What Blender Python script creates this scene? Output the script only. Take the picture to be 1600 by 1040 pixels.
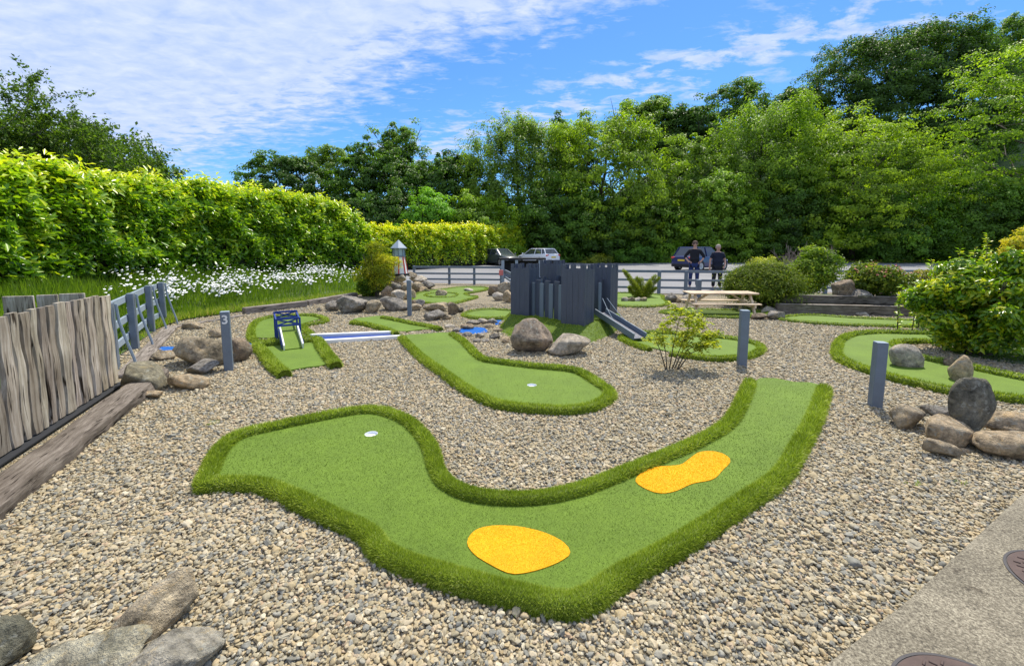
import bpy, bmesh, math, random
import numpy as np
from mathutils import Vector, Matrix, Euler
from mathutils.geometry import tessellate_polygon

R = math.radians
scene = bpy.context.scene
for o in list(bpy.data.objects):
    bpy.data.objects.remove(o)

# ------------------------------------------------------------------ camera
EYE = 1.6
FPX = 673.0            # focal length in pixels of a 1600 px wide picture
CX, CY, YH = 800.0, 460.0, 385.0
PITCH = math.atan((CY - YH) / FPX)
cam_d = bpy.data.cameras.new('camera')
cam = bpy.data.objects.new('camera', cam_d)
scene.collection.objects.link(cam)
cam.location = (0, 0, EYE)
cam.rotation_euler = (R(90) - PITCH, 0, 0)
cam_d.sensor_width = 36
cam_d.lens = FPX / 1600 * 36
cam_d.shift_y = -60 / 1600
cam_d.clip_start = 0.05
cam_d.clip_end = 3000
scene.camera = cam
scene.render.resolution_x = 1024
scene.render.resolution_y = 665

# ------------------------------------------------------------------ sun and sky
SUN_EL, SUN_AZ = 60.0, 28.0      # azimuth clockwise from +Y
sd = bpy.data.lights.new('sun', 'SUN')
sd.energy = 5.0
sd.angle = R(0.5)
sd.color = (1.0, 0.93, 0.80)
so = bpy.data.objects.new('sun', sd)
scene.collection.objects.link(so)
sdir = Vector((math.sin(R(SUN_AZ)) * math.cos(R(SUN_EL)), math.cos(R(SUN_AZ)) * math.cos(R(SUN_EL)), math.sin(R(SUN_EL))))
so.rotation_euler = sdir.to_track_quat('Z', 'Y').to_euler()
so.location = (20, 40, 60)

world = bpy.data.worlds.new('World')
scene.world = world
world.use_nodes = True
wn, wl = world.node_tree.nodes, world.node_tree.links
wn.clear()


def N(t, ty, **kw):
    n = t.new(ty)
    for k, v in kw.items():
        if k in n.inputs:
            n.inputs[k].default_value = v
        else:
            setattr(n, k, v)
    return n


def pix_dir(px, py):
    x = (px - CX) / FPX
    y = (py - CY) / FPX
    v = Vector((x, math.cos(PITCH) - y * math.sin(PITCH), -math.sin(PITCH) - y * math.cos(PITCH)))
    return v.normalized()


def setup_world():
    out = N(wn, 'ShaderNodeOutputWorld')
    bg = N(wn, 'ShaderNodeBackground', Strength=0.12)
    sky = N(wn, 'ShaderNodeTexSky', sky_type='NISHITA', sun_disc=False)
    sky.sun_elevation = R(SUN_EL)
    sky.sun_rotation = R(SUN_AZ)
    sky.altitude = 50
    sky.air_density = 1.0
    sky.dust_density = 0.25
    sky.ozone_density = 2.4
    tint = N(wn, 'ShaderNodeMix', data_type='RGBA', blend_type='MULTIPLY')
    tint.inputs[0].default_value = 1.0
    wl.new(sky.outputs[0], tint.inputs[6])
    tint.inputs[7].default_value = SKY_TINT
    tc = N(wn, 'ShaderNodeTexCoord')
    sep = N(wn, 'ShaderNodeSeparateXYZ')
    wl.new(tc.outputs['Generated'], sep.inputs[0])

    def m(op, a, b=None, c=None, clamp=False):
        n = N(wn, 'ShaderNodeMath', operation=op, use_clamp=clamp)
        for i, v in enumerate((a, b, c)):
            if v is None:
                continue
            if isinstance(v, (int, float)):
                n.inputs[i].default_value = v
            else:
                wl.new(v, n.inputs[i])
        return n.outputs[0]
    z = m('MAXIMUM', sep.outputs[2], 0.0)
    zz = m('ADD', z, 0.09)
    u = m('DIVIDE', sep.outputs[0], zz)
    v = m('DIVIDE', sep.outputs[1], zz)
    comb = N(wn, 'ShaderNodeCombineXYZ')
    wl.new(u, comb.inputs[0])
    wl.new(v, comb.inputs[1])

    def noise(scale, detail, rough, dist=0.0, stretch=(1, 1), rot=0.0, off=0.0):
        mp = N(wn, 'ShaderNodeMapping')
        mp.inputs['Scale'].default_value = (stretch[0], stretch[1], 1)
        mp.inputs['Rotation'].default_value = (0, 0, rot)
        mp.inputs['Location'].default_value = (off, off * 0.7, 0)
        wl.new(comb.outputs[0], mp.inputs[0])
        n = N(wn, 'ShaderNodeTexNoise', Scale=scale, Detail=detail, Roughness=rough, Distortion=dist)
        wl.new(mp.outputs[0], n.inputs['Vector'])
        return n.outputs[0]
    # edge of the big cloud sheet: the great circle through two directions
    d1, d2 = pix_dir(255, 305), pix_dir(1010, 10)
    n = d1.cross(d2).normalized()
    if n.dot(pix_dir(200, 50)) < 0:
        n = -n
    dot = N(wn, 'ShaderNodeVectorMath', operation='DOT_PRODUCT')
    dot.inputs[1].default_value = n
    wl.new(tc.outputs['Generated'], dot.inputs[0])
    big = noise(0.9, 3, 0.5, off=3.0)
    fine = noise(7.5, 6, 0.60, 0.35, (1.0, 1.45), R(24), 1.0)
    ripple = noise(17.0, 4, 0.6, 0.4, (0.7, 1.7), R(24), 7.0)
    edge = m('ADD', dot.outputs['Value'], m('MULTIPLY', m('SUBTRACT', big, 0.5), 0.14))
    sheet = m('MULTIPLY_ADD', edge, 5.5, 0.14, clamp=True)
    tex = m('ADD', m('MULTIPLY', fine, 0.62), m('MULTIPLY', ripple, 0.38))
    tex = m('MULTIPLY_ADD', m('SUBTRACT', tex, 0.5), 3.6, 0.5)
    dens = m('ADD', tex, m('MULTIPLY_ADD', sheet, 1.85, -0.72))
    dens = m('MULTIPLY', dens, m('GREATER_THAN', sheet, 0.001), clamp=True)
    # small patches right of the sheet
    d3, d4 = pix_dir(660, 235), pix_dir(1290, 40)
    n2 = d3.cross(d4).normalized()
    dot2 = N(wn, 'ShaderNodeVectorMath', operation='DOT_PRODUCT')
    dot2.inputs[1].default_value = n2
    wl.new(tc.outputs['Generated'], dot2.inputs[0])
    band = m('SUBTRACT', 1.0, m('MULTIPLY', m('ABSOLUTE', m('ADD', dot2.outputs['Value'], 0.0)), 9.0), clamp=True)
    pn = noise(5.0, 6, 0.62, 0.25, (0.95, 1.5), R(20), 5.3)
    patch = m('MULTIPLY_ADD', m('SUBTRACT', pn, 0.5), 7.5, -0.62)
    patch = m('ADD', patch, m('MULTIPLY', band, 1.0))
    patch = m('MULTIPLY', m('MULTIPLY', m('MINIMUM', m('MAXIMUM', patch, 0), 1), band), 1.25, clamp=True)
    front = m('GREATER_THAN', sep.outputs[1], 0.0)
    patch = m('MULTIPLY', patch, front)
    dens = m('MAXIMUM', m('MULTIPLY', dens, 0.97), m('MULTIPLY', patch, 0.85))
    dens = m('MULTIPLY', dens, m('MULTIPLY', sep.outputs[2], 14.0, clamp=True))
    cl = N(wn, 'ShaderNodeMix', data_type='RGBA')
    cc = N(wn, 'ShaderNodeMix', data_type='RGBA')
    wl.new(m('MULTIPLY_ADD', m('SUBTRACT', fine, 0.5), 2.5, 0.5, clamp=True), cc.inputs[0])
    cc.inputs[6].default_value = CLOUD_DARK
    cc.inputs[7].default_value = CLOUD_LIGHT
    wl.new(dens, cl.inputs[0])
    wl.new(tint.outputs[2], cl.inputs[6])
    wl.new(cc.outputs[2], cl.inputs[7])
    wl.new(cl.outputs[2], bg.inputs[0])
    wl.new(bg.outputs[0], out.inputs[0])


SKY_TINT = (0.52, 0.88, 1.24, 1)
CLOUD_DARK = (3.5, 4.6, 7.4, 1)
CLOUD_LIGHT = (5.3, 6.0, 7.9, 1)
setup_world()
scene.view_settings.view_transform = 'Standard'
scene.view_settings.look = 'None'
scene.view_settings.exposure = 0.25
scene.view_settings.gamma = 1.0

# ------------------------------------------------------------------ helpers
rng = np.random.default_rng(11)
random.seed(5)


def P(px, py, z=0.0):
    """point of the photograph on the horizontal plane at height z"""
    d = pix_dir(px, py)
    t = (EYE - z) / -d.z
    return Vector((d.x * t, d.y * t, z))


def D(px, py, y):
    """point of the photograph at distance y in front of the camera"""
    d = pix_dir(px, py)
    t = y / d.y
    return Vector((d.x * t, y, EYE + d.z * t))


def link(o, parent=None):
    scene.collection.objects.link(o)
    if parent is not None:
        o.parent = parent
    return o


def tag(o, label=None, cat=None, group=None, kind=None):
    if label:
        o['label'] = label
    if cat:
        o['category'] = cat
    if group:
        o['group'] = group
    if kind:
        o['kind'] = kind
    return o


def empty(name, loc, label, cat, group=None, rz=0.0):
    o = bpy.data.objects.new(name, None)
    o.location = loc
    o.rotation_euler = (0, 0, rz)
    o.empty_display_size = 0.1
    link(o)
    return tag(o, label, cat, group)


def np_mesh(name, V, F, smooth=False, tint=None):
    """V (n,3); F (m,k) int array, all faces with the same corner count, or a list"""
    me = bpy.data.meshes.new(name)
    if isinstance(F, list):
        me.from_pydata([tuple(v) for v in V], [], F)
    else:
        V = np.asarray(V, dtype=np.float32)
        F = np.asarray(F, dtype=np.int32)
        k = F.shape[1]
        me.vertices.add(len(V))
        me.vertices.foreach_set('co', V.ravel())
        me.loops.add(F.size)
        me.loops.foreach_set('vertex_index', F.ravel())
        me.polygons.add(len(F))
        me.polygons.foreach_set('loop_start', np.arange(0, F.size, k, dtype=np.int32))
        me.update(calc_edges=True)
        me.validate()
    if tint is not None:
        a = me.attributes.new('tint', 'FLOAT', 'POINT')
        if len(me.vertices) == len(tint):
            a.data.foreach_set('value', np.asarray(tint, dtype=np.float32))
    if smooth:
        me.polygons.foreach_set('use_smooth', [True] * len(me.polygons))
    return me


def obj(name, me, mat, parent=None, loc=None):
    o = bpy.data.objects.new(name, me)
    if mat is not None:
        me.materials.clear()
        me.materials.append(mat)
    if loc is not None:
        o.location = loc
    return link(o, parent)


class MB:
    """collects simple shapes and links them as one mesh object"""
    def __init__(self):
        self.v, self.f = [], []

    def add(self, vs, fs, M=None):
        b = len(self.v)
        for p in vs:
            p = Vector(p)
            self.v.append(M @ p if M is not None else p)
        self.f += [tuple(b + i for i in q) for q in fs]
        return self

    def box(self, c, s, rz=0.0, M=None, bev=0.0):
        x, y, z = s[0] / 2, s[1] / 2, s[2] / 2
        T = Matrix.Translation(c) @ Matrix.Rotation(rz, 4, 'Z')
        if M is not None:
            T = M @ T
        b = min(bev, x * .9, y * .9, z * .9)
        if b <= 0:
            vs = [(-x, -y, -z), (x, -y, -z), (x, y, -z), (-x, y, -z), (-x, -y, z), (x, -y, z), (x, y, z), (-x, y, z)]
            fs = [(0, 3, 2, 1), (4, 5, 6, 7), (0, 1, 5, 4), (1, 2, 6, 5), (2, 3, 7, 6), (3, 0, 4, 7)]
            return self.add(vs, fs, T)
        vs = []
        for zz, inn in ((-z, b), (-z + b, 0), (z - b, 0), (z, b)):
            a, d = x - inn, y - inn
            vs += [(-a + b * (inn == 0), -d, zz), (a - b * (inn == 0), -d, zz), (a, -d + b * (inn == 0), zz), (a, d - b * (inn == 0), zz),
                   (a - b * (inn == 0), d, zz), (-a + b * (inn == 0), d, zz), (-a, d - b * (inn == 0), zz), (-a, -d + b * (inn == 0), zz)]
        fs = [tuple(range(7, -1, -1)), tuple(range(24, 32))]
        for k in range(3):
            for i in range(8):
                j = (i + 1) % 8
                fs.append((k * 8 + i, k * 8 + j, k * 8 + 8 + j, k * 8 + 8 + i))
        return self.add(vs, fs, T)

    def beam(self, a, b, w, h, up=(0, 0, 1), bev=0.0):
        """box from a to b, w across, h along up"""
        a, b = Vector(a), Vector(b)
        d = b - a
        L = d.length
        X = d.normalized()
        Y = Vector(up).cross(X)
        if Y.length < 1e-4:
            Y = Vector((0, 1, 0)).cross(X)
        Y.normalize()
        Z = X.cross(Y)
        M = Matrix((X, Y, Z)).transposed().to_4x4()
        M.translation = (a + b) / 2
        return self.box((0, 0, 0), (L, w, h), M=M, bev=bev)

    def tube(self, pts, rad, n=8, cap=True):
        pts = [Vector(p) for p in pts]
        if isinstance(rad, (int, float)):
            rad = [rad] * len(pts)
        rings = []
        prev = None
        for i, p in enumerate(pts):
            t = (pts[min(i + 1, len(pts) - 1)] - pts[max(i - 1, 0)]).normalized()
            if prev is None:
                a = t.cross(Vector((0, 0, 1)))
                if a.length < 0.05:
                    a = t.cross(Vector((1, 0, 0)))
            else:
                a = prev - t * prev.dot(t)
            a.normalize()
            prev = a
            b = t.cross(a)
            rings.append([p + (a * math.cos(2 * math.pi * k / n) + b * math.sin(2 * math.pi * k / n)) * rad[i] for k in range(n)])
        vs = [v for r in rings for v in r]
        fs = []
        for i in range(len(rings) - 1):
            for k in range(n):
                j = (k + 1) % n
                fs.append((i * n + k, i * n + j, (i + 1) * n + j, (i + 1) * n + k))
        if cap:
            fs.append(tuple(range(n - 1, -1, -1)))
            fs.append(tuple((len(rings) - 1) * n + k for k in range(n)))
        return self.add(vs, fs)

    def lathe(self, prof, n=24, c=(0, 0, 0), M=None):
        vs, fs = [], []
        for r, z in prof:
            for k in range(n):
                a = 2 * math.pi * k / n
                vs.append((c[0] + r * math.cos(a), c[1] + r * math.sin(a), c[2] + z))
        for i in range(len(prof) - 1):
            for k in range(n):
                j = (k + 1) % n
                fs.append((i * n + k, i * n + j, (i + 1) * n + j, (i + 1) * n + k))
        fs.append(tuple(range(n - 1, -1, -1)))
        fs.append(tuple((len(prof) - 1) * n + k for k in range(n)))
        return self.add(vs, fs, M)

    def prism(self, poly, z0, z1):
        n = len(poly)
        vs = [(p[0], p[1], z0) for p in poly] + [(p[0], p[1], z1) for p in poly]
        fs = [(i, (i + 1) % n, n + (i + 1) % n, n + i) for i in range(n)]
        tri = tessellate_polygon([[Vector((p[0], p[1], 0)) for p in poly]])
        for t in tri:
            a, b, c = t
            A, B, C = poly[a], poly[b], poly[c]
            if (B[0] - A[0]) * (C[1] - A[1]) - (B[1] - A[1]) * (C[0] - A[0]) < 0:
                a, b, c = c, b, a
            fs.append((n + a, n + b, n + c))
            fs.append((c, b, a))
        return self.add(vs, fs)

    def build(self, name, mat, parent=None, loc=None, smooth=False, origin=None):
        me = bpy.data.meshes.new(name)
        vs = self.v
        if origin is not None:
            og = Vector(origin)
            vs = [v - og for v in vs]
        me.from_pydata([tuple(v) for v in vs], [], self.f)
        me.update()
        o = obj(name, me, mat, parent, loc)
        if smooth:
            me.polygons.foreach_set('use_smooth', [True] * len(me.polygons))
            me.set_sharp_from_angle(angle=R(40))
        return o


def catmull(pts, step, closed=True):
    pts = [Vector((p[0], p[1], p[2] if len(p) > 2 else 0)) for p in pts]
    n = len(pts)
    out = []
    rngi = range(n) if closed else range(n - 1)
    for i in rngi:
        if closed:
            p0, p1, p2, p3 = pts[i - 1], pts[i], pts[(i + 1) % n], pts[(i + 2) % n]
        else:
            p0, p1, p2, p3 = pts[max(i - 1, 0)], pts[i], pts[i + 1], pts[min(i + 2, n - 1)]
        k = max(1, int((p2 - p1).length / step))
        for j in range(k):
            t = j / k
            out.append(0.5 * ((2 * p1) + (p2 - p0) * t + (2 * p0 - 5 * p1 + 4 * p2 - p3) * t * t + (3 * p1 - p0 - 3 * p2 + p3) * t ** 3))
    if not closed:
        out.append(pts[-1])
    return out


def in_poly(x, y, poly):
    """vectorised point in polygon"""
    px = np.array([p[0] for p in poly])
    py = np.array([p[1] for p in poly])
    res = np.zeros(len(x), bool)
    j = len(px) - 1
    for i in range(len(px)):
        c = ((py[i] > y) != (py[j] > y)) & (x < (px[j] - px[i]) * (y - py[i]) / (py[j] - py[i] + 1e-12) + px[i])
        res ^= c
        j = i
    return res


def smooth01(t):
    t = np.clip(t, 0, 1)
    return t * t * (3 - 2 * t)


_perm = np.random.default_rng(3).permutation(512)
_g = np.random.default_rng(4).normal(size=(512, 3))
_g /= np.linalg.norm(_g, axis=1)[:, None]


def pnoise(p):
    """gradient noise on an (n,3) array, about -0.6..0.6"""
    p = np.asarray(p, float)
    i = np.floor(p).astype(int)
    f = p - i
    w = f * f * f * (f * (f * 6 - 15) + 10)
    out = np.zeros(len(p))
    for dx in (0, 1):
        for dy in (0, 1):
            for dz in (0, 1):
                h = _perm[(_perm[(_perm[(i[:, 0] + dx) % 512] + i[:, 1] + dy) % 512] + i[:, 2] + dz) % 512]
                d = f - np.array([dx, dy, dz])
                g = (_g[h] * d).sum(1)
                out += g * (w[:, 0] if dx else 1 - w[:, 0]) * (w[:, 1] if dy else 1 - w[:, 1]) * (w[:, 2] if dz else 1 - w[:, 2])
    return out


def fbm(p, oct=4, gain=0.5):
    p = np.asarray(p, float)
    s, a = 0, 1
    for k in range(oct):
        s = s + a * pnoise(p * 2 ** k + 17.3 * k)
        a *= gain
    return s


# ------------------------------------------------------------------ materials
def new_mat(name):
    m = bpy.data.materials.new(name)
    m.use_nodes = True
    t = m.node_tree
    t.nodes.clear()
    out = t.nodes.new('ShaderNodeOutputMaterial')
    b = t.nodes.new('ShaderNodeBsdfPrincipled')
    t.links.new(b.outputs[0], out.inputs[0])
    return m, t, b, out


def ramp(t, stops, interp='LINEAR'):
    r = t.nodes.new('ShaderNodeValToRGB')
    r.color_ramp.interpolation = interp
    e = r.color_ramp.elements
    while len(e) < len(stops):
        e.new(0.5)
    for i, (p, c) in enumerate(stops):
        e[i].position = p
        e[i].color = (c[0], c[1], c[2], 1)
    return r


def coords(t, scale=(1, 1, 1), world=False, rot=(0, 0, 0)):
    if world:
        g = t.nodes.new('ShaderNodeNewGeometry')
        src = g.outputs['Position']
    else:
        g = t.nodes.new('ShaderNodeTexCoord')
        src = g.outputs['Object']
    mp = t.nodes.new('ShaderNodeMapping')
    mp.inputs['Scale'].default_value = scale
    mp.inputs['Rotation'].default_value = rot
    t.links.new(src, mp.inputs[0])
    return mp.outputs[0]


def noise_n(t, vec, scale, detail=5, rough=0.55, dist=0.0):
    n = N(t.nodes, 'ShaderNodeTexNoise', Scale=scale, Detail=detail, Roughness=rough, Distortion=dist)
    t.links.new(vec, n.inputs['Vector'])
    return n.outputs[0]


def bump(t, b, h, strength, dist):
    n = N(t.nodes, 'ShaderNodeBump', Strength=strength, Distance=dist)
    t.links.new(h, n.inputs['Height'])
    t.links.new(n.outputs[0], b.inputs['Normal'])
    return n


def mix_mul(t, a, b, fac=1.0, mode='MULTIPLY'):
    m = N(t.nodes, 'ShaderNodeMix', data_type='RGBA', blend_type=mode)
    m.inputs[0].default_value = fac
    for i, v in ((6, a), (7, b)):
        if isinstance(v, tuple):
            m.inputs[i].default_value = v if len(v) == 4 else (*v, 1)
        else:
            t.links.new(v, m.inputs[i])
    return m.outputs[2]


def mat_simple(name, col, rough=0.6, var=0.15, scale=8, bmp=0.15, spec=0.4, metal=0.0, stretch=(1, 1, 1), fine=60):
    """painted / plain surface with a little wear"""
    m, t, b, _ = new_mat(name)
    v = coords(t, stretch)
    n1 = noise_n(t, v, scale, 6, 0.65)
    c = [max(0, x) for x in col]
    r = ramp(t, [(0.25, [x * (1 - var) for x in c]), (0.55, c), (0.8, [min(1, x * (1 + var)) for x in c])])
    t.links.new(n1, r.inputs[0])
    t.links.new(r.outputs[0], b.inputs['Base Color'])
    b.inputs['Roughness'].default_value = rough
    b.inputs['Specular IOR Level'].default_value = spec
    b.inputs['Metallic'].default_value = metal
    if bmp:
        bump(t, b, noise_n(t, v, fine, 4), bmp, 0.01)
    return m


def mat_turf(name, dark, mid, light, fs=220, bmp=0.6):
    m, t, b, _ = new_mat(name)
    v = coords(t, world=True)
    n1 = noise_n(t, v, fs, 4, 0.8)
    n2 = noise_n(t, v, 2.2, 4, 0.6)
    n3 = noise_n(t, v, fs * .22, 3, 0.6)
    r = ramp(t, [(0.3, dark), (0.5, mid), (0.72, light)])
    t.links.new(n1, r.inputs[0])
    r2 = ramp(t, [(0.3, (.82, .84, .8)), (0.7, (1.08, 1.08, 1.05))])
    t.links.new(n2, r2.inputs[0])
    r3 = ramp(t, [(0.35, (.88, .88, .85)), (0.65, (1.06, 1.06, 1.04))])
    t.links.new(n3, r3.inputs[0])
    c = mix_mul(t, mix_mul(t, r.outputs[0], r2.outputs[0]), r3.outputs[0])
    t.links.new(c, b.inputs['Base Color'])
    b.inputs['Roughness'].default_value = 0.7
    b.inputs['Specular IOR Level'].default_value = 0.25
    bump(t, b, n1, bmp, 0.006)
    return m


def mat_blade(name, stops, trans=0.3, rough=0.5, spec=0.35, tcol=(1.15, 1.25, 0.5)):
    """leaves and blades: colour by the per-leaf tint attribute, some light passes through"""
    m, t, b, out = new_mat(name)
    a = t.nodes.new('ShaderNodeAttribute')
    a.attribute_name = 'tint'
    r = ramp(t, stops)
    t.links.new(a.outputs['Fac'], r.inputs[0])
    oi = t.nodes.new('ShaderNodeObjectInfo')
    col = mix_mul(t, r.outputs[0], oi.outputs['Color'])
    t.links.new(col, b.inputs['Base Color'])
    b.inputs['Roughness'].default_value = rough
    b.inputs['Specular IOR Level'].default_value = spec
    tr = t.nodes.new('ShaderNodeBsdfTranslucent')
    t.links.new(mix_mul(t, col, (*tcol, 1)), tr.inputs[0])
    ms = t.nodes.new('ShaderNodeMixShader')
    ms.inputs[0].default_value = trans
    t.links.new(b.outputs[0], ms.inputs[1])
    t.links.new(tr.outputs[0], ms.inputs[2])
    t.links.new(ms.outputs[0], out.inputs[0])
    return m


GRAVEL_COLS = [(0.0, (0.164, 0.157, 0.128)), (0.08, (0.224, 0.219, 0.185)), (0.18, (0.302, 0.289, 0.238)), (0.32, (0.38, 0.321, 0.202)), (0.46, (0.442, 0.343, 0.19)), (0.58, (0.302, 0.259, 0.165)), (0.7, (0.398, 0.348, 0.238)), (0.82, (0.468, 0.369, 0.222)), (0.93, (0.538, 0.484, 0.352)), (1.0, (0.406, 0.289, 0.177))]


def mat_gravel_ground():
    m, t, b, _ = new_mat('gravel_ground')
    v = coords(t, world=True)
    dn = N(t.nodes, 'ShaderNodeTexNoise', Scale=30, Detail=2)
    t.links.new(v, dn.inputs['Vector'])
    add = N(t.nodes, 'ShaderNodeMix', data_type='VECTOR')
    add.inputs[0].default_value = 0.012
    t.links.new(v, add.inputs[4])
    t.links.new(dn.outputs['Color'], add.inputs[5])
    vo = N(t.nodes, 'ShaderNodeTexVoronoi', Scale=44)
    t.links.new(add.outputs[1], vo.inputs['Vector'])
    sp = t.nodes.new('ShaderNodeSeparateColor')
    t.links.new(vo.outputs['Color'], sp.inputs[0])
    r = ramp(t, GRAVEL_COLS)
    t.links.new(sp.outputs[0], r.inputs[0])
    n2 = noise_n(t, v, 0.9, 4, 0.6)
    r2 = ramp(t, [(0.3, (.86, .85, .83)), (0.7, (1.1, 1.08, 1.05))])
    t.links.new(n2, r2.inputs[0])
    c = mix_mul(t, r.outputs[0], r2.outputs[0])
    vd = N(t.nodes, 'ShaderNodeTexVoronoi', Scale=44, feature='DISTANCE_TO_EDGE')
    t.links.new(add.outputs[1], vd.inputs['Vector'])
    r3 = ramp(t, [(0.0, (.25, .23, .2)), (0.16, (1, 1, 1))])
    t.links.new(vd.outputs['Distance'], r3.inputs[0])
    c = mix_mul(t, c, r3.outputs[0])
    t.links.new(c, b.inputs['Base Color'])
    b.inputs['Roughness'].default_value = 0.85
    r4 = ramp(t, [(0.0, (0, 0, 0)), (0.35, (1, 1, 1))])
    t.links.new(vd.outputs['Distance'], r4.inputs[0])
    bump(t, b, r4.outputs[0], 0.9, 0.012)
    return m


def mat_pebble():
    m, t, b, _ = new_mat('pebble')
    oi = t.nodes.new('ShaderNodeObjectInfo')
    r = ramp(t, GRAVEL_COLS)
    t.links.new(oi.outputs['Random'], r.inputs[0])
    v = coords(t)
    n = noise_n(t, v, 1.6, 4, 0.7)
    r2 = ramp(t, [(0.3, (.75, .74, .72)), (0.7, (1.12, 1.12, 1.12))])
    t.links.new(n, r2.inputs[0])
    t.links.new(mix_mul(t, r.outputs[0], r2.outputs[0]), b.inputs['Base Color'])
    b.inputs['Roughness'].default_value = 0.7
    b.inputs['Specular IOR Level'].default_value = 0.3
    return m


def mat_rock():
    m, t, b, _ = new_mat('rock')
    oi = t.nodes.new('ShaderNodeObjectInfo')
    v = coords(t, world=True)
    n1 = noise_n(t, v, 8, 8, 0.72, 0.4)
    n2 = noise_n(t, v, 22, 6, 0.7)
    n3 = noise_n(t, v, 90, 4, 0.7)
    r1 = ramp(t, [(0.28, (.30, .29, .28)), (0.44, (.78, .75, .71)), (0.56, (1.12, 1.07, 1.0)), (0.74, (1.6, 1.55, 1.45))])
    t.links.new(n1, r1.inputs[0])
    r2 = ramp(t, [(0.3, (.5, .48, .46)), (0.52, (1, 1, 1)), (0.72, (1.45, 1.4, 1.3))])
    t.links.new(n2, r2.inputs[0])
    c = mix_mul(t, mix_mul(t, oi.outputs['Color'], r1.outputs[0]), r2.outputs[0])
    # lichen blotches
    n4 = noise_n(t, v, 15, 5, 0.6, 1.0)
    r4 = ramp(t, [(0.57, (0, 0, 0)), (0.66, (1, 1, 1))])
    t.links.new(n4, r4.inputs[0])
    mx = N(t.nodes, 'ShaderNodeMix', data_type='RGBA')
    fm = N(t.nodes, 'ShaderNodeMath', operation='MULTIPLY')
    t.links.new(r4.outputs[0], fm.inputs[0])
    fm.inputs[1].default_value = 0.6
    t.links.new(fm.outputs[0], mx.inputs[0])
    t.links.new(c, mx.inputs[6])
    mx.inputs[7].default_value = (.55, .55, .46, 1)
    n6 = noise_n(t, v, 8, 6, 0.7, 1.5)
    r6 = ramp(t, [(0.56, (0, 0, 0)), (0.64, (.55, .55, .55))])
    t.links.new(n6, r6.inputs[0])
    mo = N(t.nodes, 'ShaderNodeMix', data_type='RGBA')
    t.links.new(r6.outputs[0], mo.inputs[0])
    t.links.new(mx.outputs[2], mo.inputs[6])
    t.links.new(mix_mul(t, oi.outputs['Color'], (1.35, 1.1, .72, 1)), mo.inputs[7])
    n7 = noise_n(t, v, 3.2, 7, 0.75, .8)
    r7 = ramp(t, [(0.36, (.35, .36, .33)), (0.50, (1, 1, 1))])
    t.links.new(n7, r7.inputs[0])
    t.links.new(mix_mul(t, mo.outputs[2], r7.outputs[0], .8), b.inputs['Base Color'])
    b.inputs['Roughness'].default_value = 0.85
    b.inputs['Specular IOR Level'].default_value = 0.25
    ad = N(t.nodes, 'ShaderNodeMath', operation='ADD')
    t.links.new(n2, ad.inputs[0])
    t.links.new(n3, ad.inputs[1])
    bump(t, b, ad.outputs[0], 1.0, 0.035)
    return m


def mat_wood(name, dark, mid, light, grain=(1.5, 22, 22), bmp=0.5, cracks=True, rough=0.85):
    """grain runs along the local x axis; pass another stretch to turn it"""
    m, t, b, _ = new_mat(name)
    v = coords(t, grain)
    n1 = noise_n(t, v, 1.6, 7, 0.7, 0.6)
    vv = coords(t, (1, 1, 1))
    n2 = noise_n(t, vv, 2.5, 4, 0.6)
    r = ramp(t, [(0.3, dark), (0.5, mid), (0.7, light)])
    t.links.new(n1, r.inputs[0])
    r2 = ramp(t, [(0.3, (.7, .68, .66)), (0.65, (1.12, 1.12, 1.12))])
    t.links.new(n2, r2.inputs[0])
    c = mix_mul(t, r.outputs[0], r2.outputs[0])
    if cracks:
        n3 = noise_n(t, coords(t, tuple(g * .9 for g in grain)), 2.3, 2, 0.5, 0.3)
        r3 = ramp(t, [(0.33, (.12, .1, .08)), (0.39, (1, 1, 1))])
        t.links.new(n3, r3.inputs[0])
        c = mix_mul(t, c, r3.outputs[0])
    oi = t.nodes.new('ShaderNodeObjectInfo')
    c = mix_mul(t, c, oi.outputs['Color'])
    t.links.new(c, b.inputs['Base Color'])
    b.inputs['Roughness'].default_value = rough
    b.inputs['Specular IOR Level'].default_value = 0.2
    bump(t, b, n1, bmp, 0.01)
    return m


def mat_asphalt():
    m, t, b, _ = new_mat('asphalt')
    v = coords(t, world=True)
    n1 = noise_n(t, v, 60, 5, 0.7)
    n2 = noise_n(t, v, 0.35, 5, 0.6, 0.5)
    r = ramp(t, [(0.3, (.16, .16, .165)), (0.6, (.225, .225, .23)), (0.8, (.29, .29, .29))])
    t.links.new(n1, r.inputs[0])
    r2 = ramp(t, [(0.35, (.82, .82, .84)), (0.65, (1.08, 1.07, 1.05))])
    t.links.new(n2, r2.inputs[0])
    t.links.new(mix_mul(t, r.outputs[0], r2.outputs[0]), b.inputs['Base Color'])
    b.inputs['Roughness'].default_value = 0.85
    bump(t, b, n1, 0.3, 0.01)
    return m


def mat_concrete():
    m, t, b, _ = new_mat('concrete')
    v = coords(t, world=True)
    n1 = noise_n(t, v, 85, 5, 0.9)
    n2 = noise_n(t, v, 3.0, 6, 0.65, 0.6)
    n5 = noise_n(t, v, 9.0, 4, 0.6, 1.2)
    r = ramp(t, [(0.38, (.06, .052, .038)), (0.5, (.20, .175, .125)), (0.62, (.42, .385, .29))])
    t.links.new(n1, r.inputs[0])
    r2 = ramp(t, [(0.35, (.72, .70, .66)), (0.62, (1.12, 1.1, 1.06))])
    t.links.new(n2, r2.inputs[0])
    r5 = ramp(t, [(0.30, (.5, .47, .44)), (0.38, (1, 1, 1))])
    t.links.new(n5, r5.inputs[0])
    t.links.new(mix_mul(t, mix_mul(t, r.outputs[0], r2.outputs[0]), r5.outputs[0]), b.inputs['Base Color'])
    b.inputs['Roughness'].default_value = 0.9
    bump(t, b, n1, 0.6, 0.006)
    return m


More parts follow.
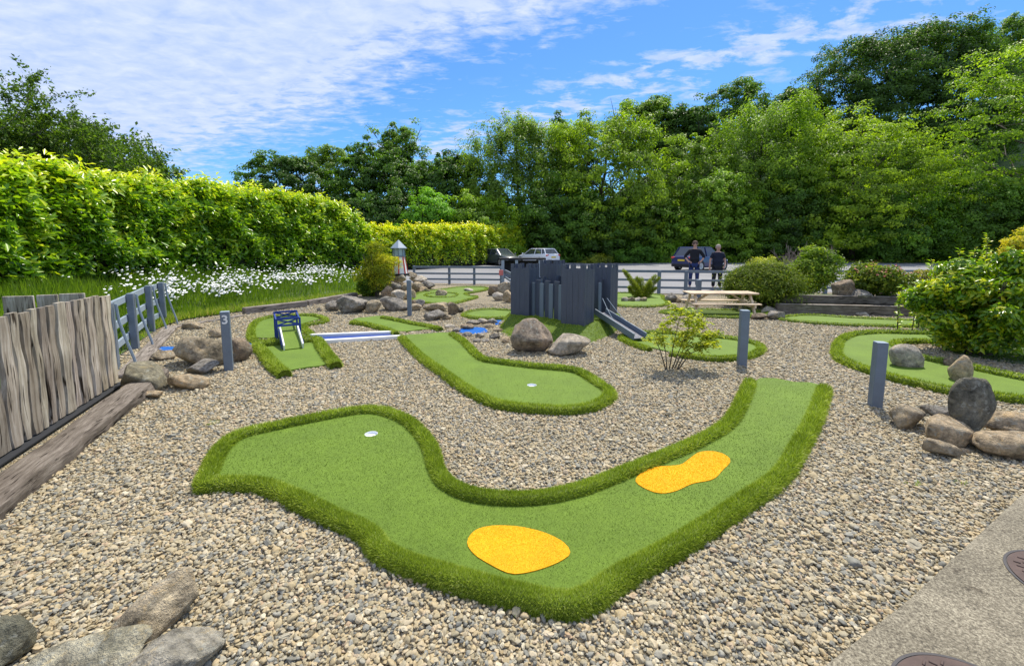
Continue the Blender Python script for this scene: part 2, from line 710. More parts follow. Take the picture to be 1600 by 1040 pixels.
def mat_soil():
    m, t, b, _ = new_mat('meadow_ground')
    v = coords(t, world=True)
    n1 = noise_n(t, v, 3, 8, 0.7)
    r = ramp(t, [(0.3, (.03, .05, .012)), (0.5, (.06, .10, .02)), (0.7, (.11, .15, .035))])
    t.links.new(n1, r.inputs[0])
    t.links.new(r.outputs[0], b.inputs['Base Color'])
    b.inputs['Roughness'].default_value = 0.95
    bump(t, b, noise_n(t, v, 25, 5), 0.8, 0.04)
    return m


def mat_glass(name, col=(.03, .04, .05)):
    m, t, b, _ = new_mat(name)
    b.inputs['Base Color'].default_value = (*col, 1)
    b.inputs['Roughness'].default_value = 0.06
    b.inputs['Specular IOR Level'].default_value = 0.9
    v = coords(t)
    bump(t, b, noise_n(t, v, 2, 2), 0.02, 0.01)
    return m


def mat_paint(name, col, rough=0.3):
    m, t, b, _ = new_mat(name)
    v = coords(t)
    n = noise_n(t, v, 3, 4)
    r = ramp(t, [(0.3, [x * .93 for x in col]), (0.7, col)])
    t.links.new(n, r.inputs[0])
    t.links.new(r.outputs[0], b.inputs['Base Color'])
    b.inputs['Roughness'].default_value = rough
    b.inputs['Coat Weight'].default_value = 0.6
    b.inputs['Coat Roughness'].default_value = 0.08
    return m


M = {}
M['gravel'] = mat_gravel_ground()
M['pebble'] = mat_pebble()
M['rock'] = mat_rock()
M['asphalt'] = mat_asphalt()
M['concrete'] = mat_concrete()
M['soil'] = mat_soil()
M['turf'] = mat_turf('turf_surface', (.092, .155, .012), (.124, .200, .018), (.16, .25, .03))
M['yellow'] = mat_turf('yellow_turf', (.80, .36, .004), (.86, .42, .006), (.90, .48, .012), bmp=0.3)
M['rim'] = mat_turf('rim_turf', (.05, .085, .006), (.09, .15, .012), (.15, .22, .03), 120, 0.8)
M['blade'] = mat_blade('turf_blade', [(0, (.095, .145, .010)), (0.4, (.24, .325, .022)), (0.75, (.46, .55, .07)), (1, (.70, .74, .28))], 0.3, 0.6, 0.25)
M['stub'] = mat_blade('short_blade', [(0, (.096, .155, .012)), (0.5, (.128, .203, .018)), (1, (.185, .275, .045))], 0.1, 0.5, 0.4)
M['grass'] = mat_blade('grass_blade', [(0, (.06, .12, .01)), (0.5, (.17, .28, .02)), (0.85, (.30, .40, .035)), (1, (.46, .42, .15))], 0.5, 0.5)
M['laurel'] = mat_blade('laurel_leaf', [(0, (.03, .08, .008)), (0.4, (.085, .19, .014)), (0.7, (.23, .35, .02)), (1, (.46, .48, .035))], 0.4, 0.3, 0.5)
M['tree'] = mat_blade('tree_leaf', [(0, (.042, .082, .012)), (0.4, (.115, .205, .022)), (0.7, (.215, .335, .032)), (1, (.36, .48, .05))], 0.5, 0.5, 0.4)
M['shrub'] = mat_blade('shrub_leaf', [(0, (.04, .08, .012)), (0.5, (.12, .20, .02)), (1, (.34, .40, .05))], 0.4, 0.55, 0.3)
M['bark'] = mat_wood('bark', (.04, .032, .024), (.09, .075, .055), (.15, .13, .10), (20, 20, 2), 0.7, False)
M['greywood'] = mat_wood('grey_timber', (.08, .068, .055), (.22, .19, .16), (.38, .34, .30), (2, 20, 20), 0.7)
M['plankwood'] = mat_wood('weathered_plank', (.16, .13, .10), (.40, .355, .29), (.62, .58, .51), (16, 16, 1.1), 0.7)
M['palewood'] = mat_wood('pale_pine', (.52, .38, .24), (.66, .52, .36), (.74, .62, .46), (2, 25, 25), 0.2, False, 0.6)
M['greypaint'] = mat_simple('grey_paint', (.145, .18, .225), 0.5, 0.14, 6, 0.2)
M['lightgrey'] = mat_simple('light_grey_paint', (.27, .33, .385), 0.5, 0.12, 6, 0.2)
M['castle'] = mat_simple('slate_paint', (.066, .078, .112), 0.42, 0.2, 5, 0.35, 0.5, 0, (7, 7, .6))
M['castlelight'] = mat_simple('grey_slat_paint', (.15, .19, .235), 0.45, 0.15, 5, 0.3, 0.5, 0, (7, 7, .6))
M['blue'] = mat_simple('blue_paint', (.012, .045, .25), 0.35, 0.2, 9, 0.1)
M['bluepool'] = mat_simple('blue_pool', (.012, .13, .50), 0.25, 0.2, 7, 0.1)
M['white'] = mat_simple('white_paint', (.78, .78, .76), 0.5, 0.08, 9, 0.15)
M['red'] = mat_simple('red_paint', (.58, .06, .045), 0.5, 0.1, 9, 0.1)
M['pink'] = mat_simple('faded_red_paint', (.62, .18, .16), 0.6, 0.1, 9, 0.1)
M['black'] = mat_simple('black_rubber', (.018, .018, .02), 0.7, 0.1, 20, 0.1)
M['dark'] = mat_simple('dark_membrane', (.02, .022, .026), 0.8, 0.2, 20, 0.1)
M['rust'] = mat_simple('rusty_iron', (.085, .055, .045), 0.75, 0.35, 14, 0.4)
M['glass'] = mat_glass('car_glass')
M['lantern'] = mat_glass('lantern_glass', (.35, .45, .5))
M['cup'] = mat_simple('cup_liner', (.75, .78, .8), 0.5, 0.05, 9, 0)
print('part1 ok')
# ================================================================== the setting
def sheet(name, poly, z, mat, kind='structure', thick=0.0):
    mb = MB()
    if thick:
        mb.prism(poly, z - thick, z)
    else:
        n = len(poly)
        tri = tessellate_polygon([[Vector((p[0], p[1], 0)) for p in poly]])
        fs = []
        for a, b, c in tri:
            A, B, C = poly[a], poly[b], poly[c]
            if (B[0] - A[0]) * (C[1] - A[1]) - (B[1] - A[1]) * (C[0] - A[0]) < 0:
                a, b, c = c, b, a
            fs.append((a, b, c))
        mb.add([(p[0], p[1], z) for p in poly], fs)
    o = mb.build(name, mat)
    tag(o, kind=kind)
    return o


sheet('ground', [(-1500, -800), (1500, -800), (1500, 1500), (-1500, 1500)], -0.06, M['soil'])

BANK_LOW = [(-4.75, -2), (-4.85, 1), (-4.95, 3), (-5.15, 4.8), (-5.75, 6.2), (-6.85, 8.2), (-7.15, 9.2), (-6.55, 10.6), (-5.9, 12.0), (-5.05, 14.2), (-4.8, 16.4), (-4.9, 18.5)]
BANK_UP = [(-8.9, -2, .62), (-8.9, 1, .62), (-8.9, 3, .62), (-9.2, 4.8, .62), (-9.6, 7, .62), (-9.8, 9.0, .62), (-9.8, 10.8, .62), (-9.6, 12.5, .6), (-9.1, 14.5, .55), (-8.3, 17, .5), (-7.4, 19.2, .35), (-6.4, 21.2, .2)]
carp_low = [P(600, 441), P(741, 443.5), P(800, 444.5), P(965, 457), P(1072, 459.5), P(1290, 457), P(1450, 456), P(1900, 452)]
gravel_poly = [(-4.9, -2.5), (8.5, -2.5), (22, 3), (34, 11.5)] + [(p.x, p.y) for p in reversed(carp_low)] + [(-4.9, 18.3)] + [(p[0] - .05, p[1]) for p in reversed(BANK_LOW[:-1])]
sheet('gravel_bed_ground', gravel_poly, 0.0, M['gravel'])
far_edge = [P(880, 408.5), P(1050, 409), P(1290, 410), P(1600, 411.5), P(2200, 413)]
cp = [(p.x, p.y) for p in carp_low] + [(60, 16), (95, 22)] + [(p.x, p.y) for p in reversed(far_edge)] + [(2.0, 50), (-9, 46), (-9, 27), (-6.8, 24)]
sheet('car_park', cp, 0.006, M['asphalt'])
concrete_poly = [(P(1258, 1062, .05).x, P(1258, 1062, .05).y), (P(1420, 935, .05).x, P(1420, 935, .05).y), (P(1600, 768, .05).x, P(1600, 768, .05).y), (5.4, 3.75), (9.5, 6.6), (9.5, -2), (0.9, -2), (1.1, 0.9)]
sheet('concrete_path', concrete_poly, 0.045, M['concrete'], thick=0.1)


def line_resample(pts, ys):
    a = np.array([list(p) for p in pts], float)
    return np.stack([np.interp(ys, np.arange(len(a)), a[:, k]) for k in range(a.shape[1])], 1)


_ts = np.linspace(0, len(BANK_LOW) - 1, 90)
_low = line_resample(BANK_LOW, _ts)
_up = line_resample(BANK_UP, _ts)


def bank_point(t, s):
    """t along 0..1, s across 0 (timber) .. 1 (hedge foot) .. 1.4"""
    k = np.asarray(t) * (len(_ts) - 1)
    L = np.stack([np.interp(k, np.arange(len(_ts)), _low[:, i]) for i in (0, 1)], -1)
    U = np.stack([np.interp(k, np.arange(len(_ts)), _up[:, i]) for i in (0, 1, 2)], -1)
    s = np.asarray(s)
    xy = L * (1 - s)[..., None] + U[..., :2] * s[..., None]
    z = 0.03 + U[..., 2] * smooth01(s * .95) + 0.05 * np.sin(xy[..., 0] * 3 + xy[..., 1] * 2)* smooth01(s*3)
    return np.concatenate([xy, z[..., None]], -1)


def make_bank():
    nt, ns = 90, 24
    T, S = np.meshgrid(np.linspace(0, 1, nt), np.linspace(0, 1.9, ns), indexing='ij')
    V = bank_point(T.ravel(), S.ravel())
    idx = np.arange(nt * ns).reshape(nt, ns)
    F = np.stack([idx[:-1, :-1], idx[1:, :-1], idx[1:, 1:], idx[:-1, 1:]], -1).reshape(-1, 4)[:, ::-1]
    o = obj('grass_bank', np_mesh('grass_bank', V, F, True), M['soil'])
    tag(o, kind='structure')


make_bank()


# ------------------------------------------------------------------ leaves and blades as meshes
def rand_unit(n):
    v = rng.normal(size=(n, 3))
    return v / np.linalg.norm(v, axis=1)[:, None]


def unit(v):
    return v / (np.linalg.norm(v, axis=1)[:, None] + 1e-9)


def leaves_mesh(name, pos, nrm, size, tint, aspect=0.45, droop=0.0, along=None, fold=0.25):
    """one folded kite per leaf. nrm = facing, size per leaf"""
    n = len(pos)
    nrm = unit(nrm)
    a = rand_unit(n) if along is None else along + 0.35 * rand_unit(n)
    a[:, 2] -= droop
    a = unit(a - nrm * (a * nrm).sum(1)[:, None])
    b = np.cross(nrm, a)
    s = np.asarray(size).reshape(-1, 1)
    base = pos
    tip = pos + a * s + nrm * s * (-0.12)
    midL = pos + a * s * .48 + b * s * aspect * .5 + nrm * s * fold * aspect
    midR = pos + a * s * .48 - b * s * aspect * .5 + nrm * s * fold * aspect
    V = np.stack([base, midR, tip, midL], 1).reshape(-1, 3)
    i = np.arange(n) * 4
    F = np.concatenate([np.stack([i, i + 1, i + 2], 1), np.stack([i, i + 2, i + 3], 1)])
    return np_mesh(name, V, F, False, np.repeat(tint, 4))


def blades_mesh(name, pos, up, length, width, tint, lean=0.4):
    n = len(pos)
    side = rand_unit(n)
    side = unit(np.cross(side, up))
    d = unit(up + rand_unit(n) * lean)
    L = np.asarray(length).reshape(-1, 1)
    W = np.asarray(width).reshape(-1, 1)
    V = np.stack([pos - side * W / 2, pos + side * W / 2, pos + d * L], 1).reshape(-1, 3)
    F = np.arange(n * 3).reshape(-1, 3)
    return np_mesh(name, V, F, False, np.repeat(tint, 3))


def blob_leaves(blobs, n, inner=0.72, up=0.15, jitter=0.9, noise_amp=0.5, spray=8, sp=.15, front=False):
    """positions and normals over the shells of ellipsoid blobs (cx,cy,cz,rx,ry,rz,tint), leaves gathered in sprays"""
    B = np.array(blobs, float)
    w = (B[:, 3] * B[:, 4] + B[:, 4] * B[:, 5] + B[:, 3] * B[:, 5])
    m = max(1, n // spray)
    k = rng.choice(len(B), m, p=w / w.sum())
    d = rand_unit(m)
    d[:, 2] = np.where((d[:, 2] < -0.3) & (rng.random(m) < .5), -d[:, 2], d[:, 2])
    r = inner + (1.06 - inner) * rng.random(m) ** 0.6
    if front:
        fl = (d[:, 1] > .2) & (rng.random(m) < .6)
        d[fl, 1] *= -1
    c0 = B[k, :3] + d * B[k, 3:6]
    fr = 1.6 / B[:, 3].mean()
    r = r * (1 + noise_amp * fbm(c0 * fr, 3, .65))
    pos = B[k, :3] + d * B[k, 3:6] * r[:, None]
    nr = unit(d / B[k, 3:6] * B[k, 3:6].mean(1)[:, None])
    tw = rng.normal(size=m) * .10
    # drop sprays deep inside other blobs
    keep = np.ones(m, bool)
    for b in B:
        q = ((pos - b[:3]) / (b[3:6] * 0.6))
        keep &= (q * q).sum(1) > 1
    pos, nr, k, d, tw = pos[keep], nr[keep], k[keep], d[keep], tw[keep]
    pos = np.repeat(pos, spray, 0)
    nr = np.repeat(nr, spray, 0)
    k = np.repeat(k, spray)
    d = np.repeat(d, spray, 0)
    tw = np.repeat(tw, spray)
    mm = len(pos)
    pos = pos + rng.normal(size=(mm, 3)) * (B[k, 3] * sp)[:, None] * np.array([1, 1, .55])
    nr = nr + rand_unit(mm) * jitter
    nr[:, 2] += up
    return pos, unit(nr), B[k, 6] + tw, d


def crown_blobs(w, d, h, zc, nb, rs=(0.22, 0.36), flat=0.8, bottom=-0.75, seed=0, lobes=0.12):
    """sub-blobs filling an uneven crown of width w, depth d, height h centred at zc"""
    r = np.random.default_rng(seed)
    out = []
    for i in range(nb):
        for _ in range(50):
            u = r.normal(size=3)
            u /= np.linalg.norm(u)
            if u[2] > bottom:
                break
        q = r.uniform(.35, .76) if i > nb * .3 else r.uniform(0, .5)
        lob = 1 + lobes * math.sin(3 * math.atan2(u[1], u[0]) + seed) + r.uniform(-.08, .08)
        rad = r.uniform(*rs) * (w + h) / 4
        out.append((u[0] * w / 2 * q * lob, u[1] * d / 2 * q * lob, zc + u[2] * h / 2 * q * lob, rad * r.uniform(.9, 1.25), rad * r.uniform(.9, 1.25), rad * flat * r.uniform(.7, 1.1), r.uniform(-.2, .2)))
    return out


def core_mesh(blobs, s=0.6):
    mb = bmesh.new()
    for b in blobs:
        Mx = Matrix.Translation(b[:3]) @ Matrix.Diagonal((b[3] * s, b[4] * s, b[5] * s, 1))
        bmesh.ops.create_icosphere(mb, subdivisions=1, radius=1, matrix=Mx)
    V = np.array([v.co[:] for v in mb.verts])
    F = np.array([[v.index for v in f.verts] for f in mb.faces])
    mb.free()
    return V, F


def crown_mesh(name, blobs, n, size, aspect=.6, inner=.7, jitter=.9, up=.2, core=True, tb=0.45, ts=.16, droop=0.3, front=False, cs=.55):
    pos, nr, bt, d = blob_leaves(blobs, n, inner, up, jitter, front=front)
    m = len(pos)
    tint = np.clip(tb + bt + rng.normal(size=m) * ts, 0, 1)
    s = size * rng.uniform(.65, 1.35, m)
    me = leaves_mesh(name, pos, nr, s, tint, aspect, droop)
    if core:
        V, F = core_mesh(blobs, cs)
        nv = len(me.vertices)
        V0 = np.empty(nv * 3, np.float32)
        me.vertices.foreach_get('co', V0)
        nf = len(me.polygons)
        F0 = np.empty(nf * 3, np.int32)
        me.polygons.foreach_get('vertices', F0)
        t0 = np.empty(nv, np.float32)
        me.attributes['tint'].data.foreach_get('value', t0)
        bpy.data.meshes.remove(me)
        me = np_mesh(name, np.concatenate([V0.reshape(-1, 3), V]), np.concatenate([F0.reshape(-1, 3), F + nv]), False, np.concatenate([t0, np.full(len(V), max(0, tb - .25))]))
    return me


def cluster_crown(name, w, dep, hc, zc, size, tb, ts, seed, crad=.6, cover=2.3, lump=.3, per=56, squash=.6, gaps=.0, mul=1.0, bottom=-.85):
    """foliage as many small leafy sprays over an uneven crown"""
    r = np.random.default_rng(seed)
    area = math.pi * (w * hc + dep * hc) / 2 * .5 + math.pi * w * dep / 4
    nc = int(area / (math.pi * crad * crad) * cover * mul)
    u = r.normal(size=(nc, 3))
    u /= np.linalg.norm(u, axis=1)[:, None]
    fl = (u[:, 1] > .3) & (r.random(nc) < .6)
    u[fl, 1] *= -1
    u[:, 2] = np.where(u[:, 2] < bottom, -u[:, 2], u[:, 2])
    lumpv = fbm(u * 2.2 + seed * 3.1, 3, .6)
    R0 = 1 + lump * 1.5 * lumpv
    q = np.where(r.random(nc) < .72, r.uniform(.82, 1.02, nc), r.uniform(.35, .85, nc))
    c = u * np.array([w / 2, dep / 2, hc / 2]) * (R0 * q)[:, None]
    c[:, 2] += zc
    if gaps:
        k = fbm(c / crad * .28 + seed, 2) > -gaps
        c, u, lumpv, q = c[k], u[k], lumpv[k], q[k]
        nc = len(c)
    rad = crad * r.uniform(.55, 1.45, nc)
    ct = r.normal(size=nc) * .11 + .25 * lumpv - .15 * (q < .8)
    k = np.repeat(np.arange(nc), per)
    n = len(k)
    off = r.normal(size=(n, 3))
    off *= (r.random(n) ** .4 / np.linalg.norm(off, axis=1))[:, None]
    pos = c[k] + off * rad[k][:, None] * np.array([1, 1, squash])
    nr = off * [1, 1, 1.2] + u[k] * .9 + [0, 0, .35] + rand_unit(n) * .5
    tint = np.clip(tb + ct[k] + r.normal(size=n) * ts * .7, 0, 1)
    return leaves_mesh(name, pos, nr, size * .86 * r.uniform(.65, 1.35, n), tint, .6, .3)


def trunk_mb(h, r, limbs, seed, spread=0.4, crown_h=None):
    rr = random.Random(seed)
    mb = MB()
    pts = [(0, 0, -.3)]
    x = y = 0
    k = 6
    for i in range(1, k + 1):
        x += rr.uniform(-.03, .03) * h
        y += rr.uniform(-.03, .03) * h
        pts.append((x, y, h * i / k))
    mb.tube(pts, [r * (1.35 if i == 0 else 1 - .75 * i / k) for i in range(k + 1)], 8)
    for i in range(limbs):
        t = rr.uniform(.3, .9)
        a = rr.uniform(0, 2 * math.pi)
        j = int(t * k)
        b = Vector(pts[j]).lerp(Vector(pts[min(j + 1, k)]), t * k - j)
        L = h * spread * rr.uniform(.6, 1.1) * (1.15 - t * .6)
        q = [b]
        for s in (0.35, .7, 1.0):
            q.append(b + Vector((math.cos(a) * L * s, math.sin(a) * L * s, L * (.35 + rr.uniform(0, .5)) * s ** 1.1)) + Vector((rr.uniform(-.05, .05), rr.uniform(-.05, .05), 0)) * L)
        mb.tube(q, [r * .42 * (1.2 - t), r * .3 * (1.2 - t), r * .18 * (1.2 - t), r * .06], 6)
        for s in range(2):
            c = q[2].lerp(q[3], rr.uniform(0, .6))
            a2 = a + rr.uniform(-1, 1)
            L2 = L * .5
            mb.tube([c, c + Vector((math.cos(a2) * L2 * .5, math.sin(a2) * L2 * .5, L2 * .4)), c + Vector((math.cos(a2) * L2, math.sin(a2) * L2, L2 * .7))], [r * .13, r * .08, r * .03], 5)
    return mb


# ------------------------------------------------------------------ hill behind the car park
def hill_z(x, y):
    x = np.asarray(x, float)
    y = np.asarray(y, float)
    a = smooth01((y - 50) / 38) * 24 * smooth01((x + 5) / 75)
    a = a + smooth01((y - 80) / 60) * 14 * smooth01((x - 10) / 80)
    return a + smooth01((y - 48) / 4) * .8


def make_hill():
    xs = np.linspace(-90, 160, 90)
    ys = np.linspace(45, 200, 60)
    X, Y = np.meshgrid(xs, ys, indexing='ij')
    Z = hill_z(X, Y) + 0.6 * pnoise(np.stack([X.ravel() * .1, Y.ravel() * .1, X.ravel() * 0], 1)).reshape(X.shape) * smooth01((Y - 50) / 6) + .0
    Z = np.where(Y < 47, -0.2, Z)
    V = np.stack([X, Y, Z], -1).reshape(-1, 3)
    idx = np.arange(V.shape[0]).reshape(X.shape)
    F = np.stack([idx[:-1, :-1], idx[1:, :-1], idx[1:, 1:], idx[:-1, 1:]], -1).reshape(-1, 4)
    tag(obj('hill', np_mesh('hill', V, F, True), M['soil']), kind='structure')


make_hill()
# verge strip along the far kerb
vg = [(p.x, p.y) for p in far_edge]
sheet('grass_verge', vg + [(p[0] * 1.14, p[1] * 1.16) for p in reversed(vg)], 0.05, M['soil'], thick=0.1)


def grass_tufts(name, pos, h, w, tb, ts, label=None, kind='stuff', lean=.45, mat='grass'):
    n = len(pos)
    tint = np.clip(rng.normal(size=n) * ts + tb, 0, 1)
    upv = np.tile([0, 0, 1.0], (n, 1))
    me = blades_mesh(name, pos, upv, h * rng.uniform(.5, 1.3, n), w * rng.uniform(.7, 1.3, n), tint, lean)
    o = obj(name, me, M[mat])
    tag(o, label, 'grass' if label else None, kind=kind)
    return o


def verge_grass():
    n = 22000
    t = rng.random(n)
    a = np.array(vg)
    k = t * (len(a) - 1)
    x = np.interp(k, range(len(a)), a[:, 0])
    y = np.interp(k, range(len(a)), a[:, 1])
    s = 1 + .14 * rng.random(n)
    pos = np.stack([x * s, y * s * (1 + .01 * rng.random(n)), np.full(n, .05)], 1)
    grass_tufts('verge_grass', pos, .26, .08, .9, .15, 'strip of mown grass, tinted yellowish for sunlight, along the far kerb of the car park')  # straw tint stands in for sunlight; the trees shade this strip


verge_grass()

# ------------------------------------------------------------------ trees
# name, label, px centre, px top, distance, crown width, crown height (m), hue colour, style, seed
def make_tree(label, px, pytop, Y, w, hc, col, n, size, tb, seed, aspect=.6, jit=.6, nb=34, rs=(.2, .34), base=None, trunk_r=None, group=None, name='broadleaf_tree', cat='tree', core=True, inner=.7, flat=.8, lobes=.12, limbs=9, depth=None, bottom=-.75, mat='tree', ts=.16, shared=None, up=.2, crad=None, squash=.6, lump=.3, cover=2.3, gaps=0.0):
    top = D(px, pytop, Y)
    x = top.x
    z0 = float(hill_z(x, Y)) if base is None else base
    H = top.z - z0
    root = empty(name, (x, Y, z0), label, cat, group)
    zc = H - hc * .555
    if shared is None:
        me = cluster_crown('crown', w * 1.06, (depth or w * .8), hc, zc, size, tb, ts, seed, crad=crad or (.38 + .018 * w) * (Y / 50) ** .3, squash=squash, lump=lump, cover=cover, gaps=gaps, bottom=bottom)
        tm = trunk_mb(H * .86, trunk_r or max(.12, H * .017), limbs, seed)
        tr = tm.build('trunk', M['bark'], root, smooth=True)
        c = obj('crown', me, M[mat], root)
    else:
        c0, t0, H0, w0 = shared
        c = c0.copy()
        tr = t0.copy()
        link(c, root)
        link(tr, root)
        root.scale = (w / w0, w / w0, H / H0)
        root.rotation_euler = (0, 0, seed * 1.7)
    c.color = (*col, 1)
    return c, tr, H, w


G = 'trees of the wood beyond the car park'
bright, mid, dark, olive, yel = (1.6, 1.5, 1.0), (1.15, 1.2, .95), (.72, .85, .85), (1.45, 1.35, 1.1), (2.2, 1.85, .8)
NT = 15000
TREES = [
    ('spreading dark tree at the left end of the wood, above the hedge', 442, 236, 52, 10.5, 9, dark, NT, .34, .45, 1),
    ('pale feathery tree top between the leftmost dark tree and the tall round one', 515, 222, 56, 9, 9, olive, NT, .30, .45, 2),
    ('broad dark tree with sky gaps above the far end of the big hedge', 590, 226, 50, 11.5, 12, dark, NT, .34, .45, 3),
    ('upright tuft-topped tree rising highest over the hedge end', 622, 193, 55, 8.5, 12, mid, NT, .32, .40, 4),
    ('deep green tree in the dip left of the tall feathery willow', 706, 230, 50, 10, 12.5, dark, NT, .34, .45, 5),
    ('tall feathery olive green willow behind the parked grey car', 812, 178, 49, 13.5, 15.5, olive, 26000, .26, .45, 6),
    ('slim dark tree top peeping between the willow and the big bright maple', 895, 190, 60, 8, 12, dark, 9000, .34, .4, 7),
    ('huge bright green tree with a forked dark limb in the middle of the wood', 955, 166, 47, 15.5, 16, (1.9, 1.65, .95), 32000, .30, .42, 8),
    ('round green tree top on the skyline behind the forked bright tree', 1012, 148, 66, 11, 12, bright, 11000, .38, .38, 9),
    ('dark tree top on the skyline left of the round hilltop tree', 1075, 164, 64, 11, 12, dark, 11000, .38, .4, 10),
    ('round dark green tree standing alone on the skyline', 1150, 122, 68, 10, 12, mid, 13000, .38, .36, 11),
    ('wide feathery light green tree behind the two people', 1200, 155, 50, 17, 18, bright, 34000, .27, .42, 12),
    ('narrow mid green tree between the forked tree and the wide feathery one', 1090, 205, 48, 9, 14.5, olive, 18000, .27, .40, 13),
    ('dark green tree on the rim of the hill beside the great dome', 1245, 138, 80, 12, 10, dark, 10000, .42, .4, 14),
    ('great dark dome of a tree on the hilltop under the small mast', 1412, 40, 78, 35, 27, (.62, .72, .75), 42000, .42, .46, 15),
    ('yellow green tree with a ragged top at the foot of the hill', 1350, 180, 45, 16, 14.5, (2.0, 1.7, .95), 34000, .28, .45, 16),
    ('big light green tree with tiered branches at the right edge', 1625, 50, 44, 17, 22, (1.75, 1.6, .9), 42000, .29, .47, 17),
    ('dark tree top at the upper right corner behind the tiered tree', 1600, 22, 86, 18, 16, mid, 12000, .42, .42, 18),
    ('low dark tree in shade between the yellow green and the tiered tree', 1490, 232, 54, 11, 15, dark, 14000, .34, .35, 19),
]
_tr = {}
STY = {1: dict(gaps=.12, squash=.45), 2: dict(gaps=.15), 3: dict(gaps=.16, squash=.4, lump=.35), 4: dict(gaps=.14, lump=.45), 5: dict(lump=.35), 6: dict(squash=1.3, crad=.6, lump=.2, cover=2.6),
       8: dict(crad=.75, lump=.3, cover=2.4, gaps=.2), 12: dict(squash=1.2, crad=.7, lump=.35, cover=2.4), 13: dict(gaps=.05), 15: dict(crad=1.15, squash=.5, lump=.16, cover=4.6), 16: dict(crad=.8, squash=.45, lump=.4),
       17: dict(crad=1.0, squash=.35, lump=.35, cover=2.2, gaps=.25), 7: dict(lump=.4), 11: dict(crad=.8)}
for i, (lab, px, py, Y, w, hc, col, n, size, tb, seed) in enumerate(TREES):
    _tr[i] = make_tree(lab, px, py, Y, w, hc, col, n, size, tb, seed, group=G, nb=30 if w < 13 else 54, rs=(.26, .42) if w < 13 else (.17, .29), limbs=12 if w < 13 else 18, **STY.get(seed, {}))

LOWT = [
    ('small layered tree with bright branch tips right of the hedge end', 668, 292, 42, 5.5, 7.5, (1.4, 1.7, 1.2), 11000, .24, .50, 31),
    ('low olive tree between the layered tree and the willow', 748, 300, 43, 8.5, 9, (1.7, 1.6, 1.0), 12000, .24, .48, 32),
    ('low dark tree right above the white car roof', 862, 262, 45, 9, 11.5, (.95, 1.1, .9), 15000, .26, .40, 33),
    ('mid green tree low in front of the forked bright tree', 1010, 275, 45.5, 8, 10.5, (1.05, 1.15, .9), 13000, .26, .40, 34),
    ('low dark tree left of the people in front of the wood', 935, 300, 44.5, 8, 9, (.8, .95, .85), 12000, .26, .38, 35),
    ('bushy pale tree low behind the two people', 1120, 262, 44.5, 9, 11, (1.5, 1.5, 1.05), 15000, .24, .45, 36),
    ('dark low tree right of the two people behind the clipped bush', 1235, 262, 45, 9.5, 11, (.85, 1.0, .85), 15000, .26, .38, 37),
    ('dark spreading tree behind the rose bed', 1395, 285, 44, 10, 9, (.95, 1.15, .85), 15000, .26, .42, 38),
    ('dark leafy tree low at the right behind the big garden shrub', 1530, 268, 43, 10, 10, (.95, 1.1, .8), 15000, .26, .42, 39),
    ('bright low tree at the far right edge beneath the tiered tree', 1660, 240, 42, 10, 11, (1.2, 1.3, .8), 12000, .28, .45, 40),
    ('dark low tree filling the gap left of the layered tree', 610, 290, 46, 9, 9, (.7, .85, .85), 12000, .26, .38, 41),
    ('dark low tree behind the left end of the far hedge', 520, 300, 46, 11, 8, (.7, .85, .85), 9000, .3, .38, 42),
]
for (lab, px, py, Y, w, hc, col, n, size, tb, seed) in LOWT:
    make_tree(lab, px, py, Y, w, hc, col, n, size, tb, seed, group=G, nb=26, rs=(.25, .4), limbs=8, bottom=-.95)


def undergrowth():
    bl = []
    for i in range(90):
        x = -9 + i * .85 + random.uniform(-.4, .4)
        y = 44.5 + max(0, x) * .03 + random.uniform(-.6, 2.0)
        h = random.uniform(1.2, 3.2)
        bl.append((x, y, h * .35, random.uniform(1.0, 1.8), random.uniform(.9, 1.5), h * .7, random.uniform(-.2, .2)))
    for i in range(150):           # slope behind, closing the view between the trunks
        x = random.uniform(-40, 75)
        y = random.uniform(50, 66)
        z = float(hill_z(x, y))
        bl.append((x, y, z + 1.5, random.uniform(2, 4), random.uniform(2, 3), random.uniform(2.5, 5.5), random.uniform(-.3, .0)))
    me = crown_mesh('undergrowth', bl, 60000, .30, .6, .75, .9, .2, True, .36, .15)
    o = obj('undergrowth', me, M['tree'])
    o.color = (1.1, 1.2, .9, 1)
    tag(o, 'dark tangled undergrowth along the foot of the wood behind the car park', 'undergrowth', kind='stuff')


undergrowth()

for (lab, px, yb, Y, w, h, col, s) in [
    ('rounded dark green bush at the wood edge left of the people', 990, 378, 42.5, 4.2, 2.8, (.9, 1.15, .8), 51),
    ('brownish low bush on the verge under the middle of the wood', 935, 398, 42, 3.4, 1.2, (1.7, 1.2, .8), 52),
    ('fresh green bush at the wood edge between car and people', 1045, 372, 43, 3.4, 3.2, (1.5, 1.6, .9), 53)]:
    make_tree(lab, px, yb, Y, w, h, col, 5000, .2, .45, s, base=0.0, nb=12, rs=(.3, .5), name='bush', cat='bush', limbs=4, bottom=-.95, trunk_r=.05)

